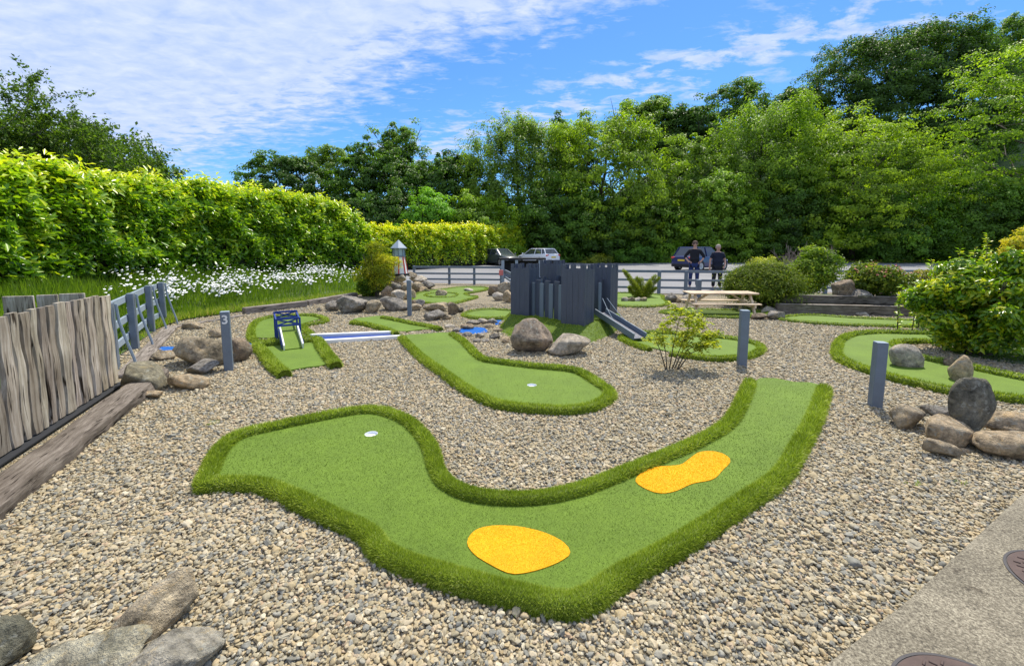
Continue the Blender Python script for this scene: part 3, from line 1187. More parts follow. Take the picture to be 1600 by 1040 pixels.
# thin-leaved trees behind the hedge at the left: limbs, twigs and leaves along them
def airy_tree(label, px, pytop, Y, spread, seed, nleaf, base=.4, dens=1.0):
    top = D(px, pytop, Y)
    H = top.z - base
    rr = random.Random(seed)
    root = empty('airy_tree', (top.x, Y, base), label, 'tree')
    mb = MB()
    tips = []

    def grow(p, d, L, r, lvl):
        pts = [p]
        q = p.copy()
        dd = d.copy()
        for i in range(4):
            dd = (dd + Vector((rr.uniform(-.22, .22), rr.uniform(-.22, .22), rr.uniform(-.08, .16)))).normalized()
            q = q + dd * L / 4
            pts.append(q.copy())
        mb.tube(pts, [r * (1 - .16 * i) for i in range(5)], 6 if lvl < 2 else 4, cap=lvl == 0)
        if lvl >= 2:
            tips.append(pts)
        if lvl < 4:
            for i in range(4 if lvl else 7):
                k = rr.uniform(.25, 1.0) * 4
                j = min(3, int(k))
                b = pts[j].lerp(pts[j + 1], k - j)
                a = rr.uniform(0, 6.28)
                side = Vector((math.cos(a), math.sin(a), rr.uniform(-.1, .9)))
                nd = (dd * .55 + side * .9).normalized()
                grow(b, nd, L * rr.uniform(.48, .68), r * .42, lvl + 1)
    for i in range(4):
        a = i * 1.6 + rr.random()
        grow(Vector((0, 0, -.2)), Vector((math.cos(a) * spread, math.sin(a) * spread * .6, 1)).normalized(), H * .62, H * .013, 0)
    mb.build('trunk', M['bark'], root)
    segs = [(t[i], t[i + 1]) for t in tips for i in range(4)]
    A = np.array([s_[0][:] for s_ in segs])
    B = np.array([s_[1][:] for s_ in segs])
    k = rng.integers(0, len(A), nleaf)
    pos = A[k] + (B - A)[k] * rng.random((nleaf, 1)) + rng.normal(size=(nleaf, 3)) * .05
    zt = pos[:, 2].max()
    ok = pos[:, 2] > .3
    pos = pos[ok]
    m = len(pos)
    me = leaves_mesh('crown', pos, rand_unit(m) + [0, 0, .3], .125 * rng.uniform(.6, 1.3, m), np.clip(rng.normal(size=m) * .2 + .35, 0, 1), .5, .2)
    c = obj('crown', me, M['tree'], root)
    c.color = (.95, .95, .9, 1)
    root.scale = (H / zt,) * 3


airy_tree('thin-leaved airy tree standing behind the left part of the hedge', 25, 130, 16, .55, 5, 70000)
airy_tree('smaller airy tree trailing lower behind the hedge, right of the tallest one', 150, 160, 16.5, .85, 9, 42000)

# small mast on the hill top
def hill_mast():
    p = D(1425, 40, 80)
    z0 = p.z - 9
    root = empty('radio_mast', (p.x, 80, z0), 'small dark mast with three thin crossbars above the hilltop tree', 'mast')
    mb = MB()
    mb.tube([(0, 0, -8), (0, 0, 9.3)], [.12, .06], 8)
    mb.build('pole', M['dark'], root)
    for i, (z, L, tz) in enumerate([(8.9, 3.2, .5), (8.3, 2.4, -.3), (9.2, 1.5, .15)]):
        b = MB()
        b.beam((-L / 2, 0, z - tz * .5), (L / 2, 0, z + tz * .5), .08, .08)
        b.build('crossbar', M['dark'], root)


hill_mast()


# ------------------------------------------------------------------ hedges
def hedge(label, foot, top, thick, n, leaf, mat, name='laurel_hedge', aspect=.42, seed=0, tb=.42, endround=1.6, z_front=None, lumps=.32, topgain=.4, col=(1, 1, 1)):
    """foot: list of (x,y,z) along the front foot, hedge body lies on the left/back of it"""
    r = np.random.default_rng(seed)
    foot = np.array(foot, float)
    seg = np.linalg.norm(np.diff(foot[:, :2], axis=0), axis=1)
    cum = np.concatenate([[0], np.cumsum(seg)])
    L = cum[-1]
    x0, y0 = foot[0, :2]

    def frame(s):
        p = np.stack([np.interp(s, cum, foot[:, i]) for i in range(3)], -1)
        q = np.stack([np.interp(np.minimum(s + .3, L), cum, foot[:, i]) - np.interp(np.maximum(s - .3, 0), cum, foot[:, i]) for i in range(2)], -1)
        q = q / (np.linalg.norm(q, axis=-1, keepdims=True) + 1e-9)
        nrm = np.stack([q[..., 1], -q[..., 0]], -1)     # to the right of travel = front
        return p, q, nrm
    # surface parameter: s along, a 0..1 round the profile (front foot -> front -> top -> back)
    def surf(s, a, bumpy=True):
        p, q, nrm = frame(s)
        tp = np.interp(s, cum, top)
        Hh = tp - p[..., 2]
        er = np.clip((L - s) / endround, 0, 1)
        er = np.sqrt(1 - (1 - er) ** 2)
        Hh = Hh * (.35 + .65 * er)
        T = thick * (.4 + .6 * er)
        # superellipse profile
        th = a * math.pi
        cx = np.cos(th)
        sz = np.sin(th)
        e = .55
        px_ = np.sign(cx) * np.abs(cx) ** e * T / 2
        pz = np.abs(sz) ** e * Hh
        pos = np.stack([p[..., 0] + nrm[..., 0] * (px_ - T / 2), p[..., 1] + nrm[..., 1] * (px_ - T / 2), p[..., 2] + pz], -1)
        out = np.stack([nrm[..., 0] * cx / (T / 2), nrm[..., 1] * cx / (T / 2), sz / Hh], -1)
        out = out / (np.linalg.norm(out, axis=-1, keepdims=True) + 1e-9)
        out = out + np.concatenate([q * ((1 - er) * 1.2)[..., None], np.zeros(er.shape + (1,))], -1)
        out = out / (np.linalg.norm(out, axis=-1, keepdims=True) + 1e-9)
        if bumpy:
            nz = fbm(pos * 1.1, 3, .6)
            pos = pos + out * (nz * lumps)[..., None]
        return pos, out
    s = r.random(n) * L
    a = r.random(n)
    a = np.where(a > .8, a - .5, a)          # few leaves on the hidden back
    pos, out = surf(s, a)
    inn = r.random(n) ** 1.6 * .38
    spr = (r.random(n) < .16) * r.random(n) ** 1.5 * np.where(out[:, 2] > .4, .34, .18) * (1 + 1.2 * fbm(pos * 1.7, 2))
    pos = pos - out * (inn - spr)[:, None]
    nr = out * .55 + rand_unit(n) * .75
    nr[:, 2] += .45
    al = out * .7 + np.array([0, 0, .35])
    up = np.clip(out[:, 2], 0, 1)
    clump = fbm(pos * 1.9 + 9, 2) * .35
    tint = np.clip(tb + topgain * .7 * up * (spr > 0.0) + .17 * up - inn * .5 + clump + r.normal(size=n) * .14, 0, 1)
    me = leaves_mesh('foliage', pos, nr, leaf * r.uniform(.6, 1.3, n), tint, aspect, .25, along=al)
    root_loc = (x0, y0, 0)
    root = empty(name, (0, 0, 0), label, 'hedge')
    o = obj('foliage', me, M[mat], root)
    o.color = (*col, 1)
    # inner body of twigs
    ss, aa = np.meshgrid(np.linspace(0, L, 60), np.linspace(0, 1, 14), indexing='ij')
    V, out = surf(ss.ravel(), aa.ravel())
    V = V - out * .34
    idx = np.arange(60 * 14).reshape(60, 14)
    F = np.stack([idx[:-1, :-1], idx[1:, :-1], idx[1:, 1:], idx[:-1, 1:]], -1).reshape(-1, 4)
    F = np.concatenate([F[:, :3], F[:, [0, 2, 3]]])
    core = obj('branches', np_mesh('branches', V, F, True), M['twig'], root)
    return root


M['twig'] = mat_simple('hedge_twigs', (.025, .03, .012), 0.95, .4, 4, .8)
hedge('tall glossy laurel hedge with yellow green new growth on the left',
      [(-9.3, 1.0, .55), (-9.5, 4.8, .55), (-9.8, 7, .55), (-10.0, 9.0, .55), (-10.0, 10.8, .55), (-9.8, 12.5, .5), (-9.2, 14.5, .45), (-8.4, 17, .45), (-7.5, 19.2, .3), (-6.7, 20.9, .2)],
      [2.75, 2.75, 2.9, 3.08, 3.25, 3.4, 3.45, 3.6, 3.5, 3.3], 2.6, 180000, .172, 'laurel', seed=3, col=(1.6, 1.55, 1.1), lumps=.55, tb=.52)
hedge('lower sunlit bright green hedge beyond the lighthouse beside the parked cars',
      [(-9.5, 27, .1), (-6.2, 30.5, .1), (-3.4, 35, .1), (-1.4, 39, .1), (.4, 41.6, .1), (1.4, 42.6, .1)],
      [2.7, 2.85, 3.2, 3.25, 3.6, 3.3], 2.8, 60000, .2, 'laurel', seed=8, tb=.62, name='far_hedge', lumps=.5, endround=1.2, col=(1.9, 1.65, .8))
M['_'] = None
del M['_']


# ------------------------------------------------------------------ grass and daisies on the bank
def bank_growth():
    n = 52000
    t = rng.random(n)
    s = rng.random(n) ** .9 * 1.1
    pos = bank_point(t, s)
    d = np.linalg.norm(pos[:, :2], axis=1)
    keep = rng.random(n) < np.clip(9 / d, .3, 1)
    pos, s, t = pos[keep], s[keep], t[keep]
    n = len(pos)
    hgt = .08 + .17 * smooth01((s - .05) / .6) + .10 * (fbm(pos * .8, 2) > 0)
    tint = np.clip(.45 + .25 * fbm(pos * 1.3, 2) + rng.normal(size=n) * .15 - .25 * smooth01((s - .75) / .3) + .35 * (s < .06), 0, 1)
    me = blades_mesh('bank_grass', pos, np.tile([0, 0, 1.0], (n, 1)), hgt * rng.uniform(.6, 1.3, n), .02 * rng.uniform(.7, 1.4, n), tint, .4)
    tag(obj('bank_grass', me, M['grass']), 'long green grass on the bank below the tall hedge', 'grass', kind='stuff')
    # oxeye daisies: white petals in clusters
    C = []
    for (px0, px1, py0, py1, k) in [(160, 270, 416, 460, 260), (260, 360, 422, 470, 620), (330, 440, 422, 468, 980), (430, 520, 412, 448, 600), (480, 570, 412, 440, 330), (60, 110, 425, 450, 14), (250, 420, 425, 440, 150), (560, 600, 425, 450, 40)]:
        C.append((px0, px1, py0, py1, k))
    V, F, tints = [], [], []
    SV, SF = [], []
    for (a, b, c, e, k) in C:
        for i in range(k):
            px = random.uniform(a, b)
            py = random.gauss((c + e) / 2, (e - c) / 3.2)
            # walk the view ray until it meets the flower height over the bank
            dv = pix_dir(px, py)
            best = None
            tq = _daisy_lookup(dv)
            if tq is None:
                continue
            p, h = tq
            if fbm(np.array([p[:]]) * 1.4 + 3, 2)[0] < -.04 or random.random() < .15:
                continue
            r = random.uniform(.018, .036)
            nrm = Vector((random.uniform(-.6, .6), -.5 + random.uniform(-.6, .5), .9)).normalized()
            ax = nrm.cross(Vector((1, 0, 0))).normalized()
            ay = nrm.cross(ax)
            b0 = len(V)
            V.append(p + nrm * r * .25)
            for q in range(8):
                an = q * math.pi / 4
                V.append(p + (ax * math.cos(an) + ay * math.sin(an)) * r)
            for q in range(8):
                F.append((b0, b0 + 1 + q, b0 + 1 + (q + 1) % 8))
            s0 = len(SV)
            SV += [p + Vector((-.004, 0, 0)), p + Vector((.004, 0, 0)), p + Vector((random.uniform(-.08, .08), random.uniform(-.05, .05), -h))]
            SF.append((s0, s0 + 1, s0 + 2))
    me = bpy.data.meshes.new('daisies')
    nv = len(V)
    me.from_pydata([tuple(v) for v in V] + [tuple(v) for v in SV], [], F + [tuple(i + nv for i in f) for f in SF])
    me.materials.append(M['petal'])
    me.materials.append(M['grass'])
    me.polygons.foreach_set('material_index', [0] * len(F) + [1] * len(SF))
    o = bpy.data.objects.new('daisies', me)
    link(o)
    tag(o, 'drifts of white oxeye daisies in the long grass below the tall hedge', 'daisies', kind='stuff')


_bp = None


def _daisy_lookup(dv):
    global _bp
    if _bp is None:
        T, S = np.meshgrid(np.linspace(.35, 1, 260), np.linspace(.12, 1.0, 60), indexing='ij')
        _bp = bank_point(T.ravel(), S.ravel())
    h = random.uniform(.35, .62)
    q = _bp.copy()
    q[:, 2] += h
    v = q - np.array([0, 0, EYE])
    v /= np.linalg.norm(v, axis=1)[:, None]
    c = v @ np.array(dv)
    j = int(np.argmax(c))
    if c[j] < .99995:
        return None
    return Vector(q[j]) + Vector((random.uniform(-.05, .05), random.uniform(-.05, .05), random.uniform(-.03, .03))), h


M['petal'] = mat_simple('daisy_petal', (.80, .80, .76), .6, .05, 30, 0)
bank_growth()
print('part2 ok')
# ================================================================== gravel pebbles
def turf_poly_px(pts, z=.0):
    return [P(a, b, z) for a, b in pts]


# every putting green: closed outline along the rim's ridge (photo pixels), open gaps, raised edge size
H1_RIM_A = [(1173, 590), (1154, 632), (1132, 659), (1082, 686), (1011, 715), (940, 743), (905, 755), (860, 765), (816, 769), (775, 768), (735, 762), (706, 750), (690, 737), (680, 717), (674, 695), (664, 677), (643, 655), (618, 642), (592, 635), (560, 635), (500, 645), (440, 657), (375, 672), (345, 693), (330, 718), (319, 748), (340, 745), (398, 746), (432, 755), (473, 773), (519, 795), (560, 812), (580, 826), (592, 843), (607, 854), (647, 870), (735, 896), (816, 916), (868, 927), (896, 928), (925, 918), (976, 883), (1065, 835), (1153, 779), (1218, 735), (1246, 695), (1275, 641), (1289, 600)]
GREENS = {}


def to_world(pts, z):
    return [P(a, b, z) for a, b in pts]


def rim_mesh(path, closed, w, h, dens, bl_len, seed=0, zbase=-.01, bl_w=None):
    """padded turf roll along a path with blades all over it"""
    pts = catmull([(p.x, p.y, 0) for p in path], .05, closed)
    n = len(pts)
    A = np.array([p[:] for p in pts])
    if closed:
        tan = np.roll(A, -2, 0) - np.roll(A, 2, 0)
    else:
        tan = np.gradient(A, axis=0)
    tan = unit(tan)
    nor = np.stack([tan[:, 1], -tan[:, 0], np.zeros(n)], 1)
    prof = []
    K = 10
    for i in range(K + 1):
        a = math.pi * i / K
        c, s_ = math.cos(a), math.sin(a)
        prof.append((np.sign(c) * abs(c) ** .75 * w / 2, zbase + abs(s_) ** .62 * h))
    prof = np.array(prof)
    wob = 1 + .07 * pnoise(A * 3.1 + seed)[:, None]
    V = A[:, None, :] + nor[:, None, :] * (prof[None, :, 0:1] * wob[:, :, None]) + np.array([0, 0, 1.0]) * (prof[None, :, 1:2] * wob[:, :, None])
    nv = K + 1
    idx = np.arange(n * nv).reshape(n, nv)
    if closed:
        idx2 = np.concatenate([idx, idx[:1]], 0)
    else:
        idx2 = idx
    Q = np.stack([idx2[:-1, :-1], idx2[1:, :-1], idx2[1:, 1:], idx2[:-1, 1:]], -1).reshape(-1, 4)
    Vf = V.reshape(-1, 3)
    tris = np.concatenate([Q[:, :3], Q[:, [0, 2, 3]]])
    if not closed:
        for e, flip in ((0, False), (n - 1, True)):
            c = len(Vf)
            Vf = np.concatenate([Vf, A[e][None] + [[0, 0, h * .4]]])
            t = np.stack([np.full(K, c), idx[e, :-1], idx[e, 1:]], 1)
            if not flip:
                t = t[:, ::-1]
            tris = np.concatenate([tris, t])
    # blades
    area_tris = tris
    a, b, c = Vf[area_tris[:, 0]], Vf[area_tris[:, 1]], Vf[area_tris[:, 2]]
    cr = np.cross(b - a, c - a)
    ar = np.linalg.norm(cr, axis=1) / 2
    cen = (a + b + c) / 3
    dist = np.linalg.norm(cen, axis=1)
    wgt = ar * np.clip(3.0 / dist, .0, 1.6) ** 2
    nb = int(wgt.sum() * dens)
    k = rng.choice(len(ar), nb, p=wgt / wgt.sum())
    u, v = rng.random(nb), rng.random(nb)
    fl = u + v > 1
    u[fl], v[fl] = 1 - u[fl], 1 - v[fl]
    pos = a[k] + (b - a)[k] * u[:, None] + (c - a)[k] * v[:, None]
    nn = unit(cr[k])
    cb = rng.normal(size=3) * 0
    comb = fbm(pos * 5.0, 2)[:, None] * np.array([.5, .3, 0]) + np.array([0, 0, .3])
    sc = np.clip(dist[k] / 3.0, .55, 4)
    side = unit(np.cross(rand_unit(nb), nn))
    L = bl_len * rng.uniform(.6, 1.3, nb) * np.clip(sc, .8, 1.6)
    W = (bl_w or .0044) * rng.uniform(.7, 1.3, nb) * sc
    dd = unit(nn + comb + rand_unit(nb) * .8)
    BV = np.stack([pos - side * W[:, None] / 2 - nn * .003, pos + side * W[:, None] / 2 - nn * .003, pos + dd * L[:, None]], 1).reshape(-1, 3)
    tint = np.clip(rng.normal(size=nb) * .2 + .48 + .32 * fbm(pos * 3, 3), 0, 1)
    tv = np.concatenate([np.full(len(Vf), .05), np.repeat(tint, 3)])
    nV = len(Vf)
    F = np.concatenate([tris, np.arange(nb * 3).reshape(-1, 3) + nV])
    return np.concatenate([Vf, BV]), F, tv


def turf_surface(poly, z, skirt=.06, holes=()):
    loops = [[Vector((p.x, p.y, 0)) for p in poly]]
    for (c, r) in holes:
        loops.append([Vector((c.x + r * math.cos(-a), c.y + r * math.sin(-a), 0)) for a in [2 * math.pi * i / 24 for i in range(24)]])
    flat = [v for l in loops for v in l]
    tri = tessellate_polygon(loops)
    vs = [(v.x, v.y, z) for v in flat]
    fs = []
    for a, b, c in tri:
        A, B_, C = flat[a], flat[b], flat[c]
        if (B_.x - A.x) * (C.y - A.y) - (B_.y - A.y) * (C.x - A.x) < 0:
            a, b, c = c, b, a
        fs.append((a, b, c))
    n = len(poly)
    b0 = len(vs)
    vs += [(p.x, p.y, z - skirt) for p in poly]
    fs += [(i, (i + 1) % n, b0 + (i + 1) % n, b0 + i) for i in range(n)]
    return vs, fs


def stubble(poly, z, n, ln, wd, excl=(), far=1.0):
    xs = [p.x for p in poly]
    ys = [p.y for p in poly]
    x = rng.uniform(min(xs), max(xs), n * 3)
    y = rng.uniform(min(ys), max(ys), n * 3)
    d = np.hypot(x, y)
    k = rng.random(n * 3) < np.clip((2.2 / d) ** 2, 0, 1)
    x, y = x[k], y[k]
    k = in_poly(x, y, [(p.x, p.y) for p in poly])
    for e in excl:
        k &= ~in_poly(x, y, [(p.x, p.y) for p in e])
    x, y = x[k][:n], y[k][:n]
    m = len(x)
    d = np.hypot(x, y)
    sc = np.clip(d / 2.4, .8, 1.5)
    pos = np.stack([x, y, np.full(m, z - .001)], 1)
    tint = np.clip(rng.normal(size=m) * .16 + .5 + .38 * fbm(pos * 1.3 + 4, 4, .6), 0, 1)
    return blades_mesh('pile', pos, np.tile([0, 0, 1.], (m, 1)), ln * rng.uniform(.6, 1.3, m) * np.sqrt(sc), wd * sc, tint, .75)


def green(name, label, rims, surf, z=.03, w=.115, h=.085, dens=34000, bl=.023, cup=None, patches=(), stub=0, group='putting greens of the course', islands=()):
    """rims: list of (pixel path, closed); surf: pixel outline of the playing surface"""
    S = [P(a, b, z) for a, b in surf]
    S = catmull([(p.x, p.y, 0) for p in S], .12, True)
    cx = sum(p.x for p in S) / len(S)
    cy = sum(p.y for p in S) / len(S)
    O = Vector((cx, cy, 0))
    root = empty(name, O, label, 'putting green', group)
    holes = []
    if cup:
        cc = P(cup[0], cup[1], z)
        holes.append((cc, .054))
    vs, fs = turf_surface(S, z, .06, holes)
    mb = MB()
    mb.add(vs, fs)
    mb.build('playing_surface', M['turf'], root, origin=O)
    excl = []
    for k, (pp, lab) in enumerate(patches):
        q = catmull([(v.x, v.y, 0) for v in [P(a, b, z + .004) for a, b in pp]], .03, True)
        excl.append(q)
        vs, fs = turf_surface(q, z + .005, .01)
        pb = MB()
        pb.add(vs, fs)
        po = pb.build('sand_patch', M['yellow'], root, origin=O)
        po['label'] = lab
        sm = stubble(q, z + .005, 30000, .004, .0035)
        for v_ in ():
            pass
        st = obj('pile', sm, M['ypile'], po)
        st.location = -O
    if stub:
        sm = stubble(S, z, stub, .008, .0028, excl + [[Vector((c.x + .056 * math.cos(a), c.y + .056 * math.sin(a), 0)) for a in np.linspace(0, 6.28, 20)[:-1]] for c, r in holes])
        st = obj('pile', sm, M['stub'], root)
        st.location = -O
    for i, (pp, closed) in enumerate(rims):
        path = [P(a, b, h) for a, b in pp]
        V, F, tv = rim_mesh(path, closed, w, h, dens, bl, seed=i * 3.3 + cx)
        ro = obj('turf_edging', np_mesh('turf_edging', V - np.array(O[:]), F, False, tv), M['blade'], root)
    if cup:
        c = MB()
        c.lathe([(.0535, z - .0015 - 0), (.0535, -0.0), (.0515, -0.0), (.0515, z - .0015)], 24)
        c.v = [v for v in c.v]
        c = MB()
        r1, r2 = .0535, .0505
        prof = [(r1, z - .0015), (r1, .002), (0.001, .002), (0.001, .0085), (r2, .0085), (r2, z - .0015), (r1, z - .0014)]
        n_ = 24
        vs = [(r * math.cos(2 * math.pi * k / n_), r * math.sin(2 * math.pi * k / n_), zz) for r, zz in prof for k in range(n_)]
        fs = [(i * n_ + k, i * n_ + (k + 1) % n_, (i + 1) * n_ + (k + 1) % n_, (i + 1) * n_ + k) for i in range(len(prof) - 1) for k in range(n_)]
        c.add(vs, fs)
        c.build('cup', M['cup'], root, loc=(cc.x - cx, cc.y - cy, 0))
    GREENS[name + str(len(GREENS))] = S
    return root, S


M['ypile'] = mat_blade('yellow_pile', [(0, (.78, .40, .003)), (0.5, (.87, .50, .006)), (1, (.92, .58, .02))], .25, .7, .1)
PATCH1 = [(730, 847), (741, 829), (767, 821), (810, 822), (852, 832), (881, 847), (891, 862), (881, 873), (852, 886), (816, 895), (793, 894), (764, 880), (741, 865)]
PATCH2 = [(993, 751), (1004, 737), (1025, 729), (1061, 726), (1075, 718), (1093, 706), (1118, 705), (1136, 712), (1141, 721), (1129, 734), (1114, 748), (1082, 755), (1057, 766), (1033, 770), (1011, 764)]
root1, S1 = green('putting_green', 'large hooked putting green with two yellow patches nearest the viewer', [(H1_RIM_A, False)],
                  [(1188, 590)] + [(a, b) for a, b in H1_RIM_A][1:-1] + [(1283, 601), (1240, 596)], cup=(580, 677),
                  patches=[(PATCH1, 'rounded yellow turf patch'), (PATCH2, 'peanut shaped yellow turf patch')], stub=150000, dens=42000, z=.03, w=.115, h=.082)
H2L = [(627, 523), (640, 536), (661, 555), (690, 575), (714, 592), (746, 611), (778, 624), (831, 631), (884, 633), (920, 629), (942, 620), (953, 611), (950, 603), (929, 589), (903, 575), (870, 570), (842, 568), (789, 562), (757, 557), (744, 549), (733, 538), (722, 528), (706, 518)]
root2, S2 = green('putting_green', 'long green ending in a rounded bulb in front of the two castle boulders', [(H2L, False)],
                  H2L[1:-1] + [(700, 519), (664, 521), (630, 524)], cup=(831, 601), stub=26000)
root3, S3 = green('putting_green', 'short tilted green continuing the long one beyond the plank channel', [([(549, 500), (570, 503), (588, 507), (603, 511), (619, 517)], False), ([(597, 493), (620, 497), (644, 502), (668, 506), (689, 511)], False)],
                  [(552, 498), (575, 495), (600, 493), (644, 502), (690, 512), (660, 514), (622, 517), (588, 507)])
root4, S4 = green('putting_green', 'kidney shaped green behind the blue ramp frame', [([(395, 527), (392, 512), (399, 500), (411, 495), (428, 492), (457, 490), (489, 490), (505, 494), (509, 498), (494, 502), (480, 504), (472, 507), (479, 513), (486, 519), (470, 523), (435, 527), (410, 530)], True)],
                  [(398, 526), (395, 512), (402, 501), (428, 494), (457, 492), (489, 492), (503, 496), (480, 503), (470, 507), (478, 517), (440, 526)], w=.11, h=.08)
root5, S5 = green('putting_green', 'small square green at the foot of the blue ramp', [([(445, 577), (432, 568), (420, 556), (410, 543), (402, 534), (425, 531), (450, 529), (472, 527), (494, 525), (502, 535), (511, 547), (525, 564)], False)],
                  [(402, 534), (450, 530), (494, 527), (508, 548), (515, 567), (480, 573), (451, 578), (430, 566)], w=.15, h=.11)
root6, S6 = green('putting_green', 'winding green with a stone island between lighthouse and castle', [([(644, 467), (672, 472), (706, 472), (728, 467), (745, 462), (732, 460), (727, 457), (745, 454), (762, 450), (752, 447), (719, 447), (696, 450), (670, 453), (650, 458)], True), ([(664, 459), (672, 462), (690, 463), (708, 462), (714, 458), (702, 456), (680, 456)], True)],
                  [(644, 467), (672, 472), (706, 472), (728, 467), (745, 462), (731, 460), (727, 457), (745, 454), (762, 450), (752, 447), (719, 447), (696, 450), (670, 453), (650, 458)], w=.10, h=.065, dens=24000)
root7, S7 = green('putting_green', 'pointed little green running behind the left castle tower', [([(724, 489), (739, 494), (766, 495), (800, 494), (880, 493), (885, 484), (799, 483), (766, 481), (737, 484)], True)],
                  [(724, 489), (739, 494), (766, 495), (800, 494), (880, 493), (885, 484), (799, 483), (766, 481), (737, 484)], w=.10, h=.065, dens=24000)
root8, S8 = green('putting_green', 'oval green at the foot of the castle drawbridge', [([(1015, 542), (994, 535), (975, 527), (972, 523), (985, 519), (1011, 516), (1063, 518), (1132, 524), (1160, 528), (1184, 534), (1189, 542), (1168, 552), (1123, 556), (1076, 552), (1048, 548)], False)],
                  [(1015, 541), (994, 534), (974, 525), (985, 519), (1011, 516), (1063, 518), (1132, 524), (1160, 528), (1184, 534), (1188, 543), (1168, 551), (1123, 555), (1076, 552), (1048, 549)], w=.11, h=.08)
root9, S9 = green('putting_green', 'green round the golden conifer beyond the castle', [([(963, 474), (1007, 477), (1036, 475), (1043, 471), (1036, 464), (1030, 459), (985, 456), (960, 458)], True)],
                  [(963, 474), (1007, 477), (1036, 475), (1043, 471), (1036, 464), (1030, 459), (985, 456), (960, 458)], w=.10, h=.065, dens=24000)
root10, S10 = green('putting_green', 'narrow strip of green under the picnic table', [([(1033, 485), (1075, 490), (1132, 493), (1185, 492), (1202, 487), (1170, 483), (1120, 482), (1070, 481)], True)],
                    [(1033, 485), (1075, 490), (1132, 493), (1185, 492), (1202, 487), (1170, 483), (1120, 482), (1070, 481)], w=.10, h=.065, dens=24000)
root11, S11 = green('putting_green', 'long thin green in front of the raised timber bed', [([(1218, 495), (1260, 501), (1330, 505), (1410, 507), (1470, 506), (1480, 500), (1400, 497), (1330, 494), (1260, 490)], True)],
                    [(1218, 495), (1260, 501), (1330, 505), (1410, 507), (1470, 506), (1480, 500), (1400, 497), (1330, 494), (1260, 490)], w=.10, h=.065, dens=24000)
H9P = [(1475, 517), (1420, 516), (1375, 515), (1335, 518), (1315, 526), (1308, 540), (1312, 553), (1335, 565), (1375, 578), (1425, 591), (1482, 603), (1560, 613), (1650, 623), (1760, 634)]
H9I = [(1470, 529), (1420, 529), (1398, 532), (1415, 543), (1437, 553), (1475, 560), (1525, 570), (1600, 585), (1680, 598), (1770, 610)]
root12, S12 = green('putting_green', 'long curved green sweeping round the big bush on the right', [(H9P, False), (H9I, False)],
                    H9P + [(1765, 612)] + H9I[::-1], w=.125, h=.09)


def footprints():
    out = []
    for S in GREENS.values():
        out.append([(p.x, p.y) for p in S])
    return out


POOLS = [[(716, 515), (735, 510), (756, 511), (763, 518), (744, 522), (724, 521)], [(769, 501), (784, 499), (791, 505), (776, 508)], [(243, 543), (262, 540), (284, 543), (282, 550), (255, 549)],
         [(389, 537), (396, 531), (404, 534), (399, 544), (391, 545)], [(482, 523), (612, 518), (630, 526), (502, 536)]]


